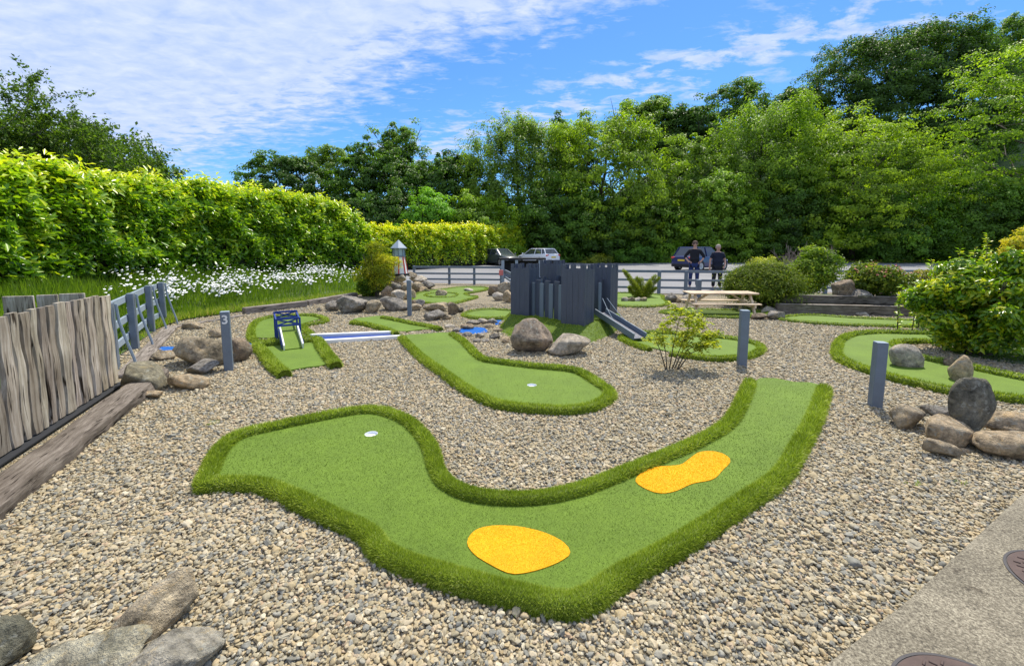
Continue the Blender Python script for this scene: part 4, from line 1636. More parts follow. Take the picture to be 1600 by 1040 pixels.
def scatter_pebbles():
    V = []
    sp = .0185
    ys = np.arange(1.25, 12.0, sp)
    pts = []
    for y in ys:
        xmax = min(1.28 * y + .45, 12.5)
        x = np.arange(-xmax, xmax, sp)
        pts.append(np.stack([x, np.full(len(x), y)], 1))
    A = np.concatenate(pts)
    A = A + rng.uniform(-.5, .5, A.shape) * sp
    k = rng.random(len(A)) < np.clip(1.2 - A[:, 1] * .09, .22, 1)
    A = A[k]
    k = in_poly(A[:, 0], A[:, 1], gravel_poly) & ~in_poly(A[:, 0], A[:, 1], concrete_poly)
    for f in footprints():
        k &= ~in_poly(A[:, 0], A[:, 1], f)
    sl = [(-3.2, -1), (-3.35, 3.2), (-4.45, 5.15), (-6, 5.4), (-6, -1)]
    k &= ~in_poly(A[:, 0], A[:, 1], sl)
    for q in POOLS:
        k &= ~in_poly(A[:, 0], A[:, 1], [(v.x, v.y) for v in [P(a_, b_) for a_, b_ in q]])
    A = A[k]
    # a second sparse layer lies on top
    B = A[rng.random(len(A)) < .28] + rng.uniform(-.5, .5, (1, 2)) * sp
    Z = np.concatenate([rng.uniform(.000, .006, len(A)), rng.uniform(.008, .016, len(B))])
    A = np.concatenate([A, B])
    n = len(A)
    Vv = np.concatenate([A, Z[:, None]], 1)
    me = bpy.data.meshes.new('gravel')
    me.vertices.add(n)
    me.vertices.foreach_set('co', Vv.astype(np.float32).ravel())
    big = rng.random(n) < .035
    s = (.0080 + .0003 * A[:, 1]) * np.exp(rng.normal(size=n) * .3) * np.where(big, 1.5, 1)
    sc = np.stack([s * rng.uniform(.95, 1.5, n), s * rng.uniform(.75, 1.1, n), s * rng.uniform(.42, .75, n)], 1)
    rot = np.stack([rng.normal(size=n) * .35, rng.normal(size=n) * .35, rng.uniform(0, 6.28, n)], 1)
    for nm, arr in (('pscale', sc), ('prot', rot)):
        a = me.attributes.new(nm, 'FLOAT_VECTOR', 'POINT')
        a.data.foreach_set('vector', arr.astype(np.float32).ravel())
    a = me.attributes.new('pkind', 'INT', 'POINT')
    a.data.foreach_set('value', rng.integers(0, 6, n).astype(np.int32))
    o = obj('gravel', me, None)
    tag(o, 'loose buff and grey pebbles covering the ground between the greens', 'gravel', kind='stuff')
    ng = bpy.data.node_groups.new('scatter_pebbles', 'GeometryNodeTree')
    ng.interface.new_socket('Geometry', in_out='INPUT', socket_type='NodeSocketGeometry')
    ng.interface.new_socket('Geometry', in_out='OUTPUT', socket_type='NodeSocketGeometry')
    nn, ll = ng.nodes, ng.links
    gi, go = nn.new('NodeGroupInput'), nn.new('NodeGroupOutput')
    iop = nn.new('GeometryNodeInstanceOnPoints')
    g2i = nn.new('GeometryNodeGeometryToInstance')
    for i in range(6):
        ic = nn.new('GeometryNodeMeshIcoSphere')
        ic.inputs['Subdivisions'].default_value = 2
        ic.inputs['Radius'].default_value = 1.0
        sp_ = nn.new('GeometryNodeSetPosition')
        no = nn.new('ShaderNodeTexNoise')
        no.noise_dimensions = '4D'
        no.inputs['W'].default_value = i * 5.7
        no.inputs['Scale'].default_value = 1.1
        no.inputs['Detail'].default_value = 1
        sub = nn.new('ShaderNodeVectorMath')
        sub.operation = 'SUBTRACT'
        sub.inputs[1].default_value = (.5, .5, .5)
        mul = nn.new('ShaderNodeVectorMath')
        mul.operation = 'SCALE'
        mul.inputs['Scale'].default_value = 1.7
        ll.new(no.outputs['Color'], sub.inputs[0])
        ll.new(sub.outputs[0], mul.inputs[0])
        ll.new(ic.outputs['Mesh'], sp_.inputs['Geometry'])
        ll.new(mul.outputs[0], sp_.inputs['Offset'])
        sm = nn.new('GeometryNodeSetMaterial')
        sm.inputs['Material'].default_value = M['pebble']
        ll.new(sp_.outputs[0], sm.inputs[0])
        ss = nn.new('GeometryNodeSetShadeSmooth')
        ss.inputs['Shade Smooth'].default_value = i % 2 == 0
        ll.new(sm.outputs[0], ss.inputs[0])
        ll.new(ss.outputs[0], g2i.inputs[0])
    ll.new(gi.outputs[0], iop.inputs['Points'])
    ll.new(g2i.outputs[0], iop.inputs['Instance'])
    iop.inputs['Pick Instance'].default_value = True

    def attr(nm, ty):
        a_ = nn.new('GeometryNodeInputNamedAttribute')
        a_.data_type = ty
        a_.inputs['Name'].default_value = nm
        return a_.outputs[0]
    ll.new(attr('pkind', 'INT'), iop.inputs['Instance Index'])
    ll.new(attr('pscale', 'FLOAT_VECTOR'), iop.inputs['Scale'])
    er = nn.new('FunctionNodeEulerToRotation')
    ll.new(attr('prot', 'FLOAT_VECTOR'), er.inputs[0])
    ll.new(er.outputs[0], iop.inputs['Rotation'])
    ll.new(iop.outputs[0], go.inputs[0])
    md = o.modifiers.new('scatter', 'NODES')
    md.node_group = ng


scatter_pebbles()
print('part3 ok')
# ================================================================== rocks
def rock_mesh(seed, planes=14, rough=.06, sub=4, blocky=.5):
    r = np.random.default_rng(seed)
    bm = bmesh.new()
    bmesh.ops.create_icosphere(bm, subdivisions=sub, radius=1)
    V = np.array([v.co[:] for v in bm.verts])
    F = np.array([[v.index for v in f.verts] for f in bm.faces])
    bm.free()
    nrm = r.normal(size=(planes, 3))
    nrm /= np.linalg.norm(nrm, axis=1)[:, None]
    dist = r.uniform(.5, .95, planes)
    dots = V @ nrm.T
    rad = np.where(dots > .05, dist / np.maximum(dots, .05), 9)
    rad = np.concatenate([rad, np.full((len(V), 1), 1.05)], 1)
    k = 26.0
    soft = -np.log(np.exp(-k * rad).sum(1)) / k            # rounded minimum
    V = V * soft[:, None]
    V = V * (1 + rough * 1.6 * pnoise(V * 2.1 + seed) + rough * fbm(V * 5 + seed, 3)[:])[:, None]
    V -= (V.max(0) + V.min(0)) / 2
    V /= (V.max(0) - V.min(0)) / 2
    return V, F


TAN, GREY, BROWN, PALE, DARK, MOSS, WARM = (.47, .40, .29), (.37, .35, .32), (.33, .265, .195), (.60, .55, .47), (.19, .18, .165), (.36, .34, .25), (.58, .47, .32)
ROCKS = 0


def rock(label, x0, x1, ytop, ybase, col, dep=.8, tilt=0.0, seed=None, z0=0.0, sub=4, rough=.06, group=None, sink=.12, rz=None, fix=None, planes=14, shape=None):
    """a stone that fills x0..x1 and ytop..ybase of the photograph, standing on z0"""
    global ROCKS
    ROCKS += 1
    seed = seed if seed is not None else ROCKS * 7 + 3
    c = P((x0 + x1) / 2, ybase, z0)
    Y = c.y
    pm = FPX / (Y + .0)
    w = (x1 - x0) / pm
    dpt = w * dep
    Yc = Y + dpt * .35
    w = (x1 - x0) * Yc / FPX
    top = D((x0 + x1) / 2, ytop, Yc)
    h = max(.03, top.z - z0)
    if fix:
        w, dpt, h = fix
    V, F = rock_mesh(seed, planes, rough, sub)
    if shape:
        V = shape(V)
    hh = h * (1 + sink)
    V = V * np.array([w / 2, dpt / 2, hh / 2])
    cx = D((x0 + x1) / 2, ybase, Yc).x
    loc = Vector((cx, Yc, z0 + hh / 2 - sink * h))
    me = np_mesh('rock', V, F, True)
    o = obj('rock', me, M['rock'], None, loc)
    o.rotation_euler = (0, tilt, rz if rz is not None else random.uniform(-.15, .15))
    o.color = (*col, 1)
    tag(o, label, 'rock', group)
    return o


GL = 'stones beside marker post three'
rock('broad tan boulder right behind marker post 3', 272, 368, 524, 574, TAN, .75, group=GL)
rock('dark brown boulder peeping out right of marker post 3', 352, 393, 527, 566, BROWN, .9, group=GL, z0=0)
rock('smooth grey cobble at the left foot of marker post 3', 292, 344, 561, 586, GREY, .7, group=GL, rough=.02, planes=5)
rock('flat tan stone lying below the grey cobble by the marker post', 262, 326, 584, 611, WARM, .6, group=GL)
rock('broad mossy slab touching the end of the dark sleeper', 188, 268, 567, 614, MOSS, .9, group=GL)
rock('small round stone behind the broad boulder by the marker post', 326, 352, 513, 528, TAN, .8, group=GL, rough=.02, planes=5)
rock('low flat stone on the gravel between fence end and marker post', 286, 320, 502, 515, TAN, .6, group=GL)
rock('small tan stub of stone at the corner of the sleeper', 224, 258, 609, 624, WARM, .7, group=GL)
rock('flat pale stone between fence strut and broad boulder', 237, 272, 548, 565, TAN, .8, group=GL)
rock('little pale stone at the right toe of marker post 3', 356, 372, 570, 577, PALE, .8, group=GL, sub=3)
GM = 'boulders at the foot of the golden grass'
rock('grey end boulder at the left of the row under the golden grass', 508, 532, 469, 487, GREY, .9, group=GM)
rock('knobbly grey boulder with a white quartz face', 527, 573, 461, 490, GREY, .7, group=GM, rough=.12)
rock('tan boulder between the quartz faced one and the large grey one', 569, 598, 468, 490, TAN, .8, group=GM)
rock('large flat faced grey boulder touching the plain middle marker post', 595, 641, 462, 486, GREY, .7, group=GM)
rock('tiny dark stone alone on the gravel left of the golden grass boulders', 494, 503, 480, 487, DARK, .8, group=GM, sub=3)
rock('low tan stone under the winding green right of the marker post', 641, 660, 474, 486, TAN, .8, group=GM)
rock('rounded grey stone beside the winding green', 648, 665, 467, 480, GREY, .8, group=GM)
GP = 'stones heaped round the blue pool'
rock('long tan stone at the top of the heap by the pool', 661, 700, 472, 487, TAN, .6, group=GP)
rock('grey slanting slab in front of the heap by the pool', 662, 697, 483, 501, GREY, .7, group=GP)
rock('dark upright stone at the right of the heap', 697, 717, 472, 492, BROWN, .7, group=GP, tilt=.3)
rock('small dark round stone right end of the heap', 712, 725, 480, 489, DARK, .8, group=GP)
rock('small buff stone in front of the heap, right of the grey slab', 690, 706, 490, 500, TAN, .8, group=GP)
rock('brown stone tucked behind the plain marker post', 640, 654, 468, 478, BROWN, .8, group=GP)
for k, (a, b, c, d, col, lab) in enumerate([
        (728, 750, 500, 508, GREY, 'flat grey stone on the upper left rim of the blue pool'),
        (744, 763, 497, 506, PALE, 'pale rounded stone on the upper rim of the blue pool'),
        (761, 778, 497, 506, GREY, 'grey stone between the two blue patches of pool'),
        (719, 741, 506, 515, BROWN, 'brown stone at the left rim of the blue pool'),
        (757, 772, 505, 513, TAN, 'tan stone right of the blue pool'),
        (742, 758, 520, 528, PALE, 'white cobble below the blue pool'),
        (722, 738, 518, 526, GREY, 'grey cobble lowest left of the blue pool'),
        (764, 782, 521, 530, DARK, 'dark blue grey cobble below the mound edge'),
        (782, 797, 526, 536, WARM, 'sandy cobble just left of the big castle boulder'),
        (752, 766, 528, 535, PALE, 'pale cobble in the gravel left of the big castle boulder'),
        (778, 796, 500, 508, PALE, 'pale stone at the left foot of the castle mound'),
        (770, 786, 512, 519, TAN, 'tan cobble near the left foot of the castle mound'),
        (694, 712, 506, 513, PALE, 'pale cobble above the end of the tilted green'),
        (706, 720, 512, 519, GREY, 'grey cobble touching the end of the tilted green'),
        (738, 752, 529, 535, GREY, 'little grey cobble nearest the long green below the pool')]):
    rock(lab, a, b, c, d, col, .8, group=GP, sub=3, rough=.03, planes=7)
GC = 'rocks heaped behind the left castle tower'
rock('angular brown rock lowest left of the heap behind the castle', 762, 781, 445, 462, BROWN, .8, group=GC)
rock('long pale rock on top of the heap behind the castle', 774, 806, 440, 457, TAN, .7, group=GC, z0=.1)
rock('pale wedge shaped rock at the bottom of the heap behind the castle', 769, 790, 456, 470, PALE, .7, group=GC)
rock('warm tan rock pressed against the left castle tower', 784, 806, 453, 473, WARM, .7, group=GC)
big = rock('big brown upright boulder in front of the left castle tower', 797, 864, 497, 554, (.40, .33, .265), .75, seed=41, group='castle boulders', rough=.05, planes=9,
           shape=lambda V: V * np.stack([1 - .22 * (V[:, 2] > 0) * V[:, 2], 1 - .1 * V[:, 2], np.ones(len(V))], 1) - np.stack([.10 * V[:, 2], 0 * V[:, 2], 0 * V[:, 2]], 1))
rock('low pale whitish boulder right of the big brown one', 854, 923, 522, 557, (.55, .50, .42), .8, seed=46, group='castle boulders', rough=.05, planes=9)
GR = 'rocks round the narrow green by the table'
rock('grey pointed rock between conifer green and picnic table', 1038, 1060, 457, 472, GREY, .8, group=GR)
rock('small buff rock at the left of the picnic table', 1056, 1066, 463, 473, WARM, .8, group=GR, sub=3)
rock('flat pale rock half hidden by the left end of the table', 1064, 1090, 460, 474, PALE, .8, group=GR)
rock('whitish rounded rock behind the right picnic table leg', 1186, 1214, 478, 490, PALE, .7, group=GR)
rock('rough grey rock at the right end of the strip green', 1195, 1226, 485, 500, GREY, .6, group=GR)
rock('low brown rock between marker post and grey rock', 1172, 1198, 489, 500, BROWN, .6, group=GR)
for k, (a, b, lab) in enumerate([(970, 982, 'left'), (981, 992, 'second'), (991, 1001, 'third'), (1000, 1012, 'right')]):
    rock({'left': 'small pale stone at the left end of the row under the golden conifer', 'second': 'rounded pale stone, second from left under the golden conifer',
          'third': 'buff stone, third from left under the golden conifer', 'right': 'whitish stone at the right end of the row under the golden conifer'}[lab],
         a, b, 464, 472, PALE if k % 2 == 0 else TAN, .8, group='stones edging the golden conifer', sub=3)
rock('small pale stone before the timber bed, right one', 1336, 1358, 487, 494, PALE, .6, group=GR, sub=3)
rock('small pale stone before the timber bed, left one', 1274, 1287, 482, 489, PALE, .6, group=GR, sub=3)
rock('little rock on the island of the winding green', 680, 699, 452, 463, TAN, .8, group=GP)
rock('low flat rock by the notch of the winding green', 724, 740, 450, 456, PALE, .7, group=GP, sub=3)
# right hand green
rock('sloping grey slab lying on the curved green behind the marker post', 1387, 1441, 537, 577, PALE, .6, seed=12, rough=.04, planes=7, tilt=.35)
rock('short square buff stone standing on the curved green', 1483, 1514, 554, 600, WARM, .9, seed=16, rough=.03, planes=7)
rock('dark low stone just behind the short square one', 1474, 1492, 557, 575, BROWN, .8)
GQ = 'rock pile at the right edge'
rock('tall dark upright stone widest near its top in the right rock pile', 1478, 1546, 588, 686, (.24, .235, .19), .55, seed=33, group=GQ, rough=.05, planes=9,
     shape=lambda V: V * np.stack([.92 + .22 * V[:, 2], np.ones(len(V)), np.ones(len(V))], 1))
rock('leftmost rock of the pile with a grey top', 1388, 1446, 631, 672, TAN, .8, seed=71, group=GQ)
rock('tan slanting rock in front of the tall dark stone', 1429, 1515, 651, 701, WARM, .6, seed=77, group=GQ, tilt=.15)
rock('small angular rock at the front of the pile', 1443, 1496, 685, 716, TAN, .6, seed=81, group=GQ)
rock('small grey rock between the leftmost rock and the tall stone', 1446, 1486, 634, 654, GREY, .8, group=GQ)
rock('long buff slab behind the tall stone reaching the picture edge', 1533, 1640, 644, 686, WARM, .5, seed=85, group=GQ)
rock('large rounded buff rock lowest at the right picture edge', 1517, 1640, 676, 721, WARM, .6, seed=90, group=GQ, planes=6)
rock('little chip of buff stone between two front rocks of the pile', 1494, 1516, 699, 709, WARM, .8, group=GQ, sub=3)
# near left corner
GN = 'large rocks in the near left corner'


def near_rock(label, px, py, z, size, rot, col, seed, planes=7, rough=.07):
    c = P(px, py, z)
    V, F = rock_mesh(seed, planes, rough, 5)
    V = V * np.array(size) / 2
    o = obj('rock', np_mesh('rock', V, F, True), M['rock'], None, c)
    o.rotation_euler = rot
    o.color = (*col, 1)
    tag(o, label, 'rock', GN)


near_rock('tilted tan rock topmost in the near left corner', 238, 960, .06, (.36, .19, .20), (R(0), R(-22), R(52)), (.60, .52, .38), 103)
near_rock('grey lichen speckled rock rightmost in the near left corner', 262, 1035, .05, (.36, .22, .20), (0, R(-8), R(38)), (.50, .48, .41), 108)
near_rock('long mossy grey rock in the middle of the near left corner', 125, 1050, .05, (.46, .23, .20), (0, R(-5), R(22)), (.50, .48, .37), 112)
near_rock('dark mossy rock cut by the left edge in the near corner', -10, 1015, .06, (.22, .22, .22), (0, 0, R(10)), (.28, .28, .21), 117)


# ================================================================== the blue stream
def water_sheet(name, pts, z, label, grp=None):
    q = catmull([(p.x, p.y, 0) for p in [P(a, b, z) for a, b in pts]], .05, True)
    mb = MB()
    mb.prism([(p.x, p.y) for p in q], z - .012, z)
    o = mb.build(name, M['bluepool'], smooth=False)
    tag(o, label, 'pool')
    return o


water_sheet('blue_pool', [(716, 515), (735, 511), (756, 512), (762, 518), (744, 521), (724, 520)], .016, 'bright blue painted pool among the stones left of the castle')
water_sheet('blue_pool', [(770, 501), (784, 500), (790, 505), (776, 507)], .016, 'small blue patch of pool between stones at the mound edge')
water_sheet('blue_pool', [(243, 543), (262, 541), (284, 543), (282, 549), (255, 548)], .016, 'blue patch of pool behind the broad tan boulder at the left')
water_sheet('blue_pool', [(389, 537), (396, 531), (404, 534), (399, 544), (391, 545)], .016, 'blue patch of pool between dark boulder and square green')


def stream():
    a0, a1 = P(482, 524, .04), P(612, 519, .04)
    b0, b1 = P(502, 533, .04), P(628, 525.5, .04)
    O = Vector(((a0.x + b1.x) / 2, (a0.y + b1.y) / 2, 0))
    root = empty('plank_channel', O, 'straight channel of blue water between two white painted planks', 'channel')
    for (p, q) in ((a0, a1), (b0, b1)):
        mb = MB()
        mb.beam((p.x - O.x, p.y - O.y, .03), (q.x - O.x, q.y - O.y, .03), .085, .07, bev=.006)
        mb.build('side_plank', M['white'], root)
    mb = MB()
    mb.prism([((v.x - O.x), (v.y - O.y)) for v in (b0, b1, a1, a0)], .004, .022)
    mb.build('water', M['blue'], root)


stream()


# ================================================================== blue ramp
def ramp_frame():
    f = P(459, 545, .035)
    bk = D(447, 503, f.y + .95)
    d = Vector((bk.x - f.x, bk.y - f.y, 0))
    L = d.length
    rz = math.atan2(d.y, d.x)          # local +x runs up the ramp
    root = empty('blue_ramp', (f.x, f.y, .032), 'small ramp with white rails and a blue cross braced frame', 'ramp', rz=rz)
    W = .235
    zt = bk.z - .03
    mb = MB()
    n = 10
    for i in range(n):
        t0, t1 = i / n, (i + 1) / n
        z0_, z1_ = zt * t0 ** .8, zt * t1 ** .8
        mb.beam((L * t0, 0, z0_ + .004), (L * t1, 0, z1_ + .004), W, .016)
    mb.build('ramp_deck', M['turf'], root)
    for s in (-1, 1):
        mb = MB()
        mb.beam((-.01, s * (W / 2 + .012), .035), (L * .55, s * (W / 2 + .012), zt * .62 + .06), .022, .09, bev=.004)
        mb.build('rail', M['white'], root)
        mb = MB()
        mb.beam((.1, s * (W / 2 + .03), .01), (L * .62, s * (W / 2 + .03), zt * .68), .014, .12)
        mb.build('side_board', M['blue'], root)
    for xx in (L * .62, L * 1.02):
        top = zt + (.13 if xx < L else .19)
        for s in (-1, 1):
            mb = MB()
            mb.beam((xx, s * (W / 2 + .055), 0), (xx, s * (W / 2 + .055), top), .03, .03, up=(1, 0, 0))
            mb.build('post', M['blue'], root)
        mb = MB()
        mb.beam((xx, -W / 2 - .05, top - .01), (xx, W / 2 + .05, top - .01), .022, .03)
        mb.beam((xx, -W / 2 - .05, top - .12), (xx, W / 2 + .05, top - .12), .022, .03)
        mb.build('cross_bar', M['blue'], root)
        mb = MB()
        mb.beam((xx - .003, -W / 2 - .04, top - .11), (xx - .003, W / 2 + .04, top - .02), .012, .022)
        mb.beam((xx + .012, W / 2 + .04, top - .11), (xx + .012, -W / 2 - .04, top - .02), .012, .022)
        mb.build('cross_brace', M['blue'], root)
    for s in (-1, 1):
        mb = MB()
        mb.beam((L * .62, s * (W / 2 + .055), zt + .1), (L * 1.02, s * (W / 2 + .055), zt + .16), .02, .02)
        mb.build('top_rail', M['blue'], root)


ramp_frame()


# ================================================================== marker posts
def marker(label, px, pyb, pyt, w, text=None, sx=0):
    b = P(px, pyb)
    top = D(px, pyt, b.y + w / 2)
    h = top.z
    root = empty('marker_post', (b.x, b.y + w / 2, 0), label, 'post', 'grey marker posts of the course', rz=sx)
    mb = MB()
    mb.box((0, 0, h / 2 - .05), (w, w, h + .1), bev=.006)
    mb.build('post', M['greypaint'], root)
    mb = MB()
    mb.box((0, 0, h + .003), (w * .97, w * .97, .006), bev=.002)
    mb.build('cap', M['lightgrey'], root)
    if text:
        c = bpy.data.curves.new('number', 'FONT')
        c.body = text
        c.size = .155
        c.align_x = 'CENTER'
        c.align_y = 'CENTER'
        c.extrude = .002
        c.offset = .003
        tmp = bpy.data.objects.new('tmp', c)
        link(tmp)
        dg = bpy.context.evaluated_depsgraph_get()
        me = bpy.data.meshes.new_from_object(tmp.evaluated_get(dg))
        bpy.data.objects.remove(tmp)
        me.materials.clear()
        me.materials.append(M['white'])
        o = bpy.data.objects.new('number', me)
        o.location = (0, -w / 2 - .0015, h - .10)
        o.rotation_euler = (R(90), 0, 0)
        link(o, root)


marker('grey marker post carrying a white number 3', 354, 580, 487, .10, '3', R(27))
marker('plain grey marker post beside the large grey boulder near the lighthouse', 639.5, 494, 438, .095, sx=R(5))
marker('grey marker post in front of the oval drawbridge green', 1162, 572, 485, .105, sx=R(-12))
marker('grey marker post nearest the viewer, left of the right rock pile', 1373, 638, 535, .095, sx=R(-16))
marker('short grey marker post against the rails below the man in the black shirt', 1092, 468, 437, .13, sx=0)


# ================================================================== rail fence in front of the car park
def rail_fence(label, pts, ht, rails, posts_at=None, name='rail_fence', pw=.10, group=None, mat='greypaint', gate=None):
    O = Vector((pts[0][0], pts[0][1], 0))
    root = empty(name, O, label, 'fence', group)
    for a, b in zip(pts[:-1], pts[1:]):
        a, b = Vector((a[0], a[1], 0)) - O, Vector((b[0], b[1], 0)) - O
        for rz_ in rails:
            mb = MB()
            mb.beam(a + Vector((0, 0, rz_)), b + Vector((0, 0, rz_)), .045, .09 if rz_ == rails[0] else .075, bev=.005)
            mb.build('rail', M[mat], root)
    seen = []
    for p in (posts_at or pts):
        p = Vector((p[0], p[1], 0)) - O
        mb = MB()
        mb.box((p.x, p.y + .06, ht / 2 - .02), (pw, pw * .9, ht + .04), bev=.006)
        mb.build('post', M[mat], root)
    return root


fa = [P(647, 443.5), P(702, 444), P(741, 444.5), P(783, 445)]
rail_fence('grey three rail fence between gravel and car park left of the castle', [(p.x, p.y) for p in (fa[0], fa[-1])], .78, (.73, .46, .22), [(p.x, p.y) for p in fa])
fb = [P(963, 457), P(1030, 459.5), P(1072, 459.8), P(1140, 460), P(1215, 459.5), P(1291, 459), P(1370, 458), P(1470, 457), P(1580, 456), P(1720, 455)]
rail_fence('long grey three rail fence running right of the castle behind the picnic table', [(p.x, p.y) for p in (fb[0], fb[3], fb[-1])], .80, (.755, .46, .20), [(p.x, p.y) for p in fb])
# sloping hand rail joining the shelter
fc0, fc1 = P(800, 462), P(783, 446)
rail_fence('short grey railing running back from the heap of rocks to the shelter', [(fc0.x, fc0.y), (fc1.x, fc1.y)], .74, (.70, .46, .22), name='railing')


def strut_fence():
    px = [(180, 577, 470), (212, 545, 460), (238, 519, 447), (257, 508, 438)]
    pts = [P(a, b) for a, b, c in px]
    O = pts[0]
    root = empty('strutted_fence', O, 'grey rail fence with thin bent metal struts beyond the plank fence', 'fence')
    tops = []
    for (a, b, c), p in zip(px, pts):
        t = D(a, c, p.y).z
        tops.append(.88)
    dirv = (pts[-1] - pts[0]).normalized()
    side = Vector((dirv.y, -dirv.x, 0))
    for k, p in enumerate(pts):
        q = p - O
        mb = MB()
        ang = math.atan2(dirv.y, dirv.x)
        mb.box((q.x, q.y, tops[k] / 2 - .03), (.085, .15, tops[k] + .06), rz=ang + R(90), bev=.006)
        mb.build('post', M['greypaint'], root)
        mb = MB()
        base = q + side * .07
        mb.tube([base + Vector((0, 0, tops[k] - .02)), base + side * .015 + Vector((0, 0, tops[k] * .72)), base + side * .07 + Vector((0, 0, tops[k] * .42)), base + side * .13 + Vector((0, 0, .12)), base + side * .15 + Vector((0, 0, -.02))], [.017] * 5, 6)
        mb.build('strut', M['lightgrey'], root, smooth=True)
    for z in (.80, .50, .22):
        for a, b in zip(pts[:-1], pts[1:]):
            mb = MB()
            off = -side * .065
            mb.beam(a - O + off + Vector((0, 0, z)), b - O + off + Vector((0, 0, z)), .035, .10, bev=.004)
            mb.build('rail', M['lightgrey'], root)


strut_fence()


# ================================================================== plank fence and sleepers on the left
def plank_fence():
    a, b = P(-330, 1350), P(182, 602)
    a = Vector((a.x, a.y, 0))
    b = Vector((b.x, b.y, 0))
    far = b
    near = Vector((-3.05, 1.2, 0))
    d = (near - far)
    L = d.length
    d.normalize()
    n = Vector((-d.y, d.x, 0))
    if n.x < 0:
        n = -n
    root = empty('plank_fence', far, 'weathered fence of upright wavy edged planks at the left edge', 'fence')
    x = 0
    r = random.Random(4)
    i = 0
    zb = .05
    while x < L:
        w = r.uniform(.10, .17)
        t = x / L
        h = 1.06 - .03 * x / 4 + .03 * math.sin(x * 1.4) + r.uniform(-.012, .012)
        mb = MB()
        # wavy sided plank as a strip of cross sections
        k = 14
        vs, fs = [], []
        ph = [r.uniform(0, 6.28) for _ in range(4)]
        thick = .024
        bow = r.uniform(.0, .012)
        for j in range(k + 1):
            z = zb + (h - zb) * j / k
            e0 = .013 * math.sin(z * 7 + ph[0]) + .007 * math.sin(z * 17 + ph[1])
            e1 = .013 * math.sin(z * 8 + ph[2]) + .007 * math.sin(z * 19 + ph[3])
            o0 = bow + .004 * math.sin(z * 13 + ph[1])
            u0, u1 = x + .004 + e0, x + w + e1
            for (u, o) in ((u0, 0), (u0 + .012, thick + o0 * .5), ((u0 + u1) / 2, thick + o0), (u1 - .012, thick + o0 * .5), (u1, 0), ((u0 + u1) / 2, -.004)):
                p = d * u + n * (o + (i % 2) * .006)
                vs.append((p.x, p.y, z))
        for j in range(k):
            for q in range(6):
                fs.append((j * 6 + q, j * 6 + (q + 1) % 6, (j + 1) * 6 + (q + 1) % 6, (j + 1) * 6 + q))
        fs += [tuple(range(5, -1, -1)), tuple(k * 6 + q for q in range(6))]
        mb.add(vs, fs)
        o = mb.build('plank', M['plankwood'], root, smooth=True)
        g = r.uniform(.62, 1.2)
        o.color = (g, g * r.uniform(.95, 1.0), g * r.uniform(.88, 1.0), 1)
        x += w + r.uniform(.001, .006)
        i += 1
    for z in (.3, .85):
        mb = MB()
        mb.beam(d * .02 - n * .035 + Vector((0, 0, z)), d * (L - .02) - n * .035 + Vector((0, 0, z)), .04, .09)
        mb.build('back_rail', M['greywood'], root)
    mb = MB()
    q0, q1 = d * .0 + n * .035, d * L + n * .035
    mb.beam(q0 + Vector((0, 0, .03)), q1 + Vector((0, 0, .03)), .11, .012)
    mb.build('ground_membrane', M['dark'], root)
    # sleeper in front
    s0 = P(208, 612)
    s1 = Vector((-2.72, 1.0, 0))
    s0 = Vector((-4.25, 5.02, 0))
    s1 = Vector((-2.62, 1.15, 0))
    mb = MB()
    L2 = (s1 - s0).length
    dd = (s1 - s0).normalized()
    nn_ = Vector((-dd.y, dd.x, 0))
    rs = 60
    vs, fs = [], []
    K = 12
    for j in range(rs + 1):
        u = L2 * j / rs
        for q in range(K):
            a_ = 2 * math.pi * q / K
            cx_, cz_ = math.cos(a_ + .26), math.sin(a_ + .26)
            e = .42
            X = math.copysign(abs(cx_) ** e, cx_) * .125
            Z = math.copysign(abs(cz_) ** e, cz_) * .075
            vs.append((X, u, Z))
    V = np.array(vs)
    nzz = fbm(np.stack([V[:, 0] * 9, V[:, 1] * 1.7, V[:, 2] * 9], 1), 4, .6)
    rad = np.hypot(V[:, 0], V[:, 2])[:, None]
    V[:, [0, 2]] += V[:, [0, 2]] / rad * (nzz * .03)[:, None]
    for j in range(rs):
        for q in range(K):
            fs.append((j * K + q, j * K + (q + 1) % K, (j + 1) * K + (q + 1) % K, (j + 1) * K + q))
    fs += [tuple(range(K - 1, -1, -1)), tuple(rs * K + q for q in range(K))]
    me = bpy.data.meshes.new('timber_sleeper')
    me.from_pydata([(v[1], v[0], v[2]) for v in V], [], [tuple(reversed(f)) for f in fs])
    me.polygons.foreach_set('use_smooth', [True] * len(me.polygons))
    me.set_sharp_from_angle(angle=R(45))
    o = obj('timber_sleeper', me, M['darkwood'], None, s0 + Vector((0, 0, .07)))
    o.rotation_euler = (0, R(0.5), math.atan2(dd.y, dd.x))
    tag(o, 'long dark rough sleeper lying in front of the plank fence', 'sleeper')


M['darkwood'] = mat_wood('dark_sleeper', (.075, .06, .048), (.16, .135, .11), (.28, .245, .205), (2.5, 26, 26), .9)
plank_fence()


def back_planks():
    for i, (x0, x1, yt, lab) in enumerate([(4, 52, 463, 'broad plank end standing behind the fence, leftmost of three'), (57, 90, 461, 'narrow plank end behind the fence, middle one of three'), (92, 132, 459, 'plank end behind the fence nearest its top corner')]):
        p0, p1 = D(x0, yt, 6.1), D(x1, yt - 1, 6.2)
        mb = MB()
        w = (p1 - p0).length
        h = p0.z - .1
        mb.box((0, 0, h / 2), (w, .04, h), bev=.006)
        o = mb.build('standing_plank', M['plankwood'], None, loc=((p0.x + p1.x) / 2, 6.15, .1))
        o.rotation_euler = (0, 0, math.atan2(p1.y - p0.y, p1.x - p0.x))
        tag(o, lab, 'plank', 'plank ends behind the plank fence')


back_planks()


